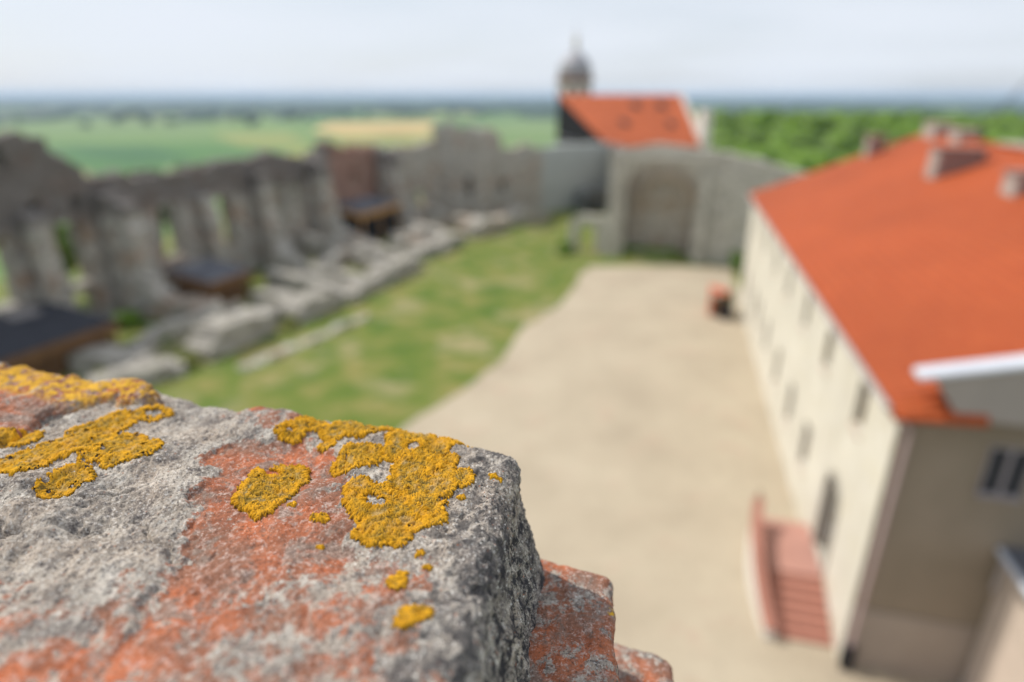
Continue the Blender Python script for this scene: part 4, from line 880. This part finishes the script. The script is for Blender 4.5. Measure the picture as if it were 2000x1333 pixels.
LLAB = {'ros1': 'heart-shaped orange lichen alone on the bare brick', 'ros2': 'largest orange lichen rosette with a pale hole', 'left3': 'long merged orange lichen patch at the left', 's2': 'small yellow lichen scrap near the bottom'}
def lichm():
    m, n, b = mat('orange_lichen', .85); v = coords(n); b.inputs['Specular IOR Level'].default_value = .12
    rim = attr(n, 'rim'); ht = attr(n, 'ht')
    a = ramp(n, noise(n, v, 300, 4, .65), [(.3, (.44, .22, .010)), (.7, (.76, .40, .022))])
    c = ramp(n, noise(n, v, 260, 4, .65), [(.3, (.20, .15, .05)), (.5, (.40, .24, .03)), (.7, (.60, .31, .02))])
    cc = mixc(n, rim, c, a)
    cc = mixc(n, ramp(n, ht, [(.24, .92), (.56, 0.)]), cc, (.07, .055, .02))  # crevice shade painted in where the lobe cells are low
    cc = mixc(n, ramp(n, noise(n, v, 170, 5, .7), [(.34, .8), (.43, 0.)]), cc, (.10, .085, .035))
    cc = mixc(n, mth(n, 'MULTIPLY', ramp(n, noise(n, v, 110, 5, .7), [(.52, 0.), (.62, .8)]), mth(n, 'SUBTRACT', 1.0, rim)), cc, (.40, .34, .19))
    cc = mixc(n, ramp(n, noise(n, v, 55, 4, .6), [(.48, 0.), (.66, .4)]), cc, (.58, .27, .015))
    n.links.new(cc, b.inputs['Base Color']); bump(n, b, noise(n, v, 1500, 3, .7), .6, .0003); return m
M['lichen'] = lichm()
def upsample(A, k):
    a, b = A.shape[:2]; ti = np.linspace(0, a - 1, (a - 1) * k + 1); tj = np.linspace(0, b - 1, (b - 1) * k + 1)
    i0 = np.minimum(ti.astype(int), a - 2); j0 = np.minimum(tj.astype(int), b - 2); fi = (ti - i0)[:, None, None]; fj = (tj - j0)[None, :, None]
    g = lambda i, j: A[i][:, j]
    return g(i0, j0) * (1 - fi) * (1 - fj) + g(i0 + 1, j0) * fi * (1 - fj) + g(i0, j0 + 1) * (1 - fi) * fj + g(i0 + 1, j0 + 1) * fi * fj
TP, TN = pats[0][0], pats[0][1]
sm = TP[..., 2].copy()
for _ in range(3):
    sm[1:-1, 1:-1] = (sm[:-2, 1:-1] + sm[2:, 1:-1] + sm[1:-1, :-2] + sm[1:-1, 2:] + 2 * sm[1:-1, 1:-1]) / 6
TP = np.concatenate([TP[..., :2], sm[..., None]], -1)
def cells(p, seed):
    i = np.floor(p).astype(int); f1 = np.full(len(p), 9.); f2 = f1.copy(); rid = np.zeros(len(p))
    for dx in (-1, 0, 1):
        for dy in (-1, 0, 1):
            c = i + [dx, dy]; h = _perm[(_perm[(c[:, 0] + seed) & 255] + c[:, 1]) & 255]
            q = c + .5 + .42 * np.stack([np.sin(h * 12.9898), np.cos(h * 78.233)], 1); d = np.hypot(*(p - q).T)
            f2 = np.where(d < f1, f1, np.minimum(f2, d)); rid = np.where(d < f1, h / 255., rid); f1 = np.minimum(f1, d)
    return f1, f2, rid
def lichen(key, bl):
    bl = np.array(bl); lo_ = (bl[:, :2] - bl[:, 2:]).min(0) - .004; hi_ = (bl[:, :2] + bl[:, 2:]).max(0) + .004
    inb = (TP[..., 0] > lo_[0]) & (TP[..., 0] < hi_[0]) & (TP[..., 1] > lo_[1]) & (TP[..., 1] < hi_[1])
    ii, jj = np.where(inb)
    if len(ii) < 4: return
    sl_ = (slice(ii.min(), ii.max() + 1), slice(jj.min(), jj.max() + 1)); k = 2 if key.startswith('left') else 3
    P = upsample(TP[sl_], k); Nn = upsample(TN[sl_], k); a, b = P.shape[:2]; X = P.reshape(-1, 3); xy = X[:, :2]; z0 = xy[:, :1] * 0
    D = np.stack([r - np.hypot(xy[:, 0] - cx_, (xy[:, 1] - cy_)) for cx_, cy_, r in bl], 1); wb = D.argmax(1); f = D.max(1)
    c = bl[wb]; dx = xy[:, 0] - c[:, 0]; dy = xy[:, 1] - c[:, 1]; rho = np.hypot(dx, dy); th = np.arctan2(dy, dx)
    big = bl[:, 2].max(); sc = min(1, big / .010)
    lob = perlin(np.stack([np.cos(th) * c[:, 2] / .0011, np.sin(th) * c[:, 2] / .0011, rho / .0042 + wb * 5.1], 1))
    n2 = lambda s, o_: perlin(np.c_[xy / s, z0 + o_])
    f = f + sc * (.0011 * n2(.009, 1) + .0008 * n2(.0035, 2)) + .0007 * n2(.0014, 3) + .0009 * lob * sc
    for hx, hy, hr in HOLES:
        dh = np.hypot(xy[:, 0] - hx, (xy[:, 1] - hy) * 1.2) - hr + .0012 * n2(.003, 4) + .0006 * n2(.001, 6); f = np.minimum(f, dh)
    f = np.minimum(f, .004 - .016 * (n2(.0050, 8) + .35 * n2(.0018, 18) - (.22 if key.startswith('left') else .44)))
    own = c[:, 2] - rho
    rimz = np.maximum(1 - sst(f, .0022, .0060), .85 * (1 - sst(own, .0012, .0034)) * (c[:, 2] > .0095))
    rng_ = .5 + .5 * np.cos(np.clip(own, 0, 1) / .0046 * 2 * np.pi)
    a1, a2, ar_ = cells(np.c_[th * c[:, 2] / .0012 + .25 * n2(.003, 21), rho / .0042 + .4 * n2(.002, 22)], 3)
    b1, b2, br_ = cells(xy / (.0015 + .0004 * 0) + .9 * np.c_[n2(.002, 23), n2(.002, 24)], 7)
    ra = rimz > .5; e_ = np.where(ra, a2 - a1, b2 - b1); rn = np.where(ra, ar_, br_)
    f = f + .0016 * (rn - .5)
    cellh = np.sqrt(np.clip(e_ * 1.6, 0, 1)) * (.65 + .7 * rn)
    hh = 2 * cellh - 1
    t = sst(f, -.0001, .0005) * (.0002 + .00105 * cellh * (.55 + .5 * sc) + .0010 * (1 - rimz) * np.maximum(0, n2(.0055, 9) + .15) + .0006 * (1 - 2 * np.abs(n2(.0042, 29))) + .0005 * rimz * sst(f, 0, .002) - .0005 * (1 - rng_) * (1 - rimz))
    t = np.where(f < 0, -.0012, t)
    Y = X + Nn.reshape(-1, 3) * t[:, None]
    ok = (f > -.0004).reshape(a, b); idx = np.arange(a * b).reshape(a, b)
    cell = ok[:-1, :-1] & ok[1:, :-1] & ok[1:, 1:] & ok[:-1, 1:]
    q = np.stack([idx[:-1, :-1], idx[:-1, 1:], idx[1:, 1:], idx[1:, :-1]], -1)[cell]
    if len(q) < 4: return
    used, inv = np.unique(q, return_inverse=True)
    o = mesh('lichen', Y[used] - np.array(ORG), inv.reshape(q.shape), M['lichen'], pp, smooth=True)
    for nm, va_ in (('rim', np.clip(rimz * sc + (1 - sc) + .45 * rng_ * (1 - rimz), 0, 1)), ('ht', cellh)):
        at = o.data.attributes.new(nm, 'FLOAT', 'POINT'); at.data.foreach_set('value', va_[used].astype(np.float32))
    if key in LLAB: o['label'] = LLAB[key]
for k_, b_l in LICH.items(): lichen(k_, b_l)
# ------------------------------------------------------------ haze
hz = MB().box(-33000, -33000, -53, 33000, 33000, 45).build('haze', None); tag(hz, 'pale summer haze over the plain', 'haze', kind='stuff')
m = bpy.data.materials.new('haze'); m.use_nodes = True; n = m.node_tree; n.nodes.clear()
pv = N(n, 'ShaderNodeVolumePrincipled'); pv.inputs['Color'].default_value = (.62, .80, 1.0, 1); pv.inputs['Density'].default_value = 1.1e-4; pv.inputs['Anisotropy'].default_value = 0.1
on = N(n, 'ShaderNodeOutputMaterial'); n.links.new(pv.outputs[0], on.inputs['Volume']); hz.data.materials.append(m)
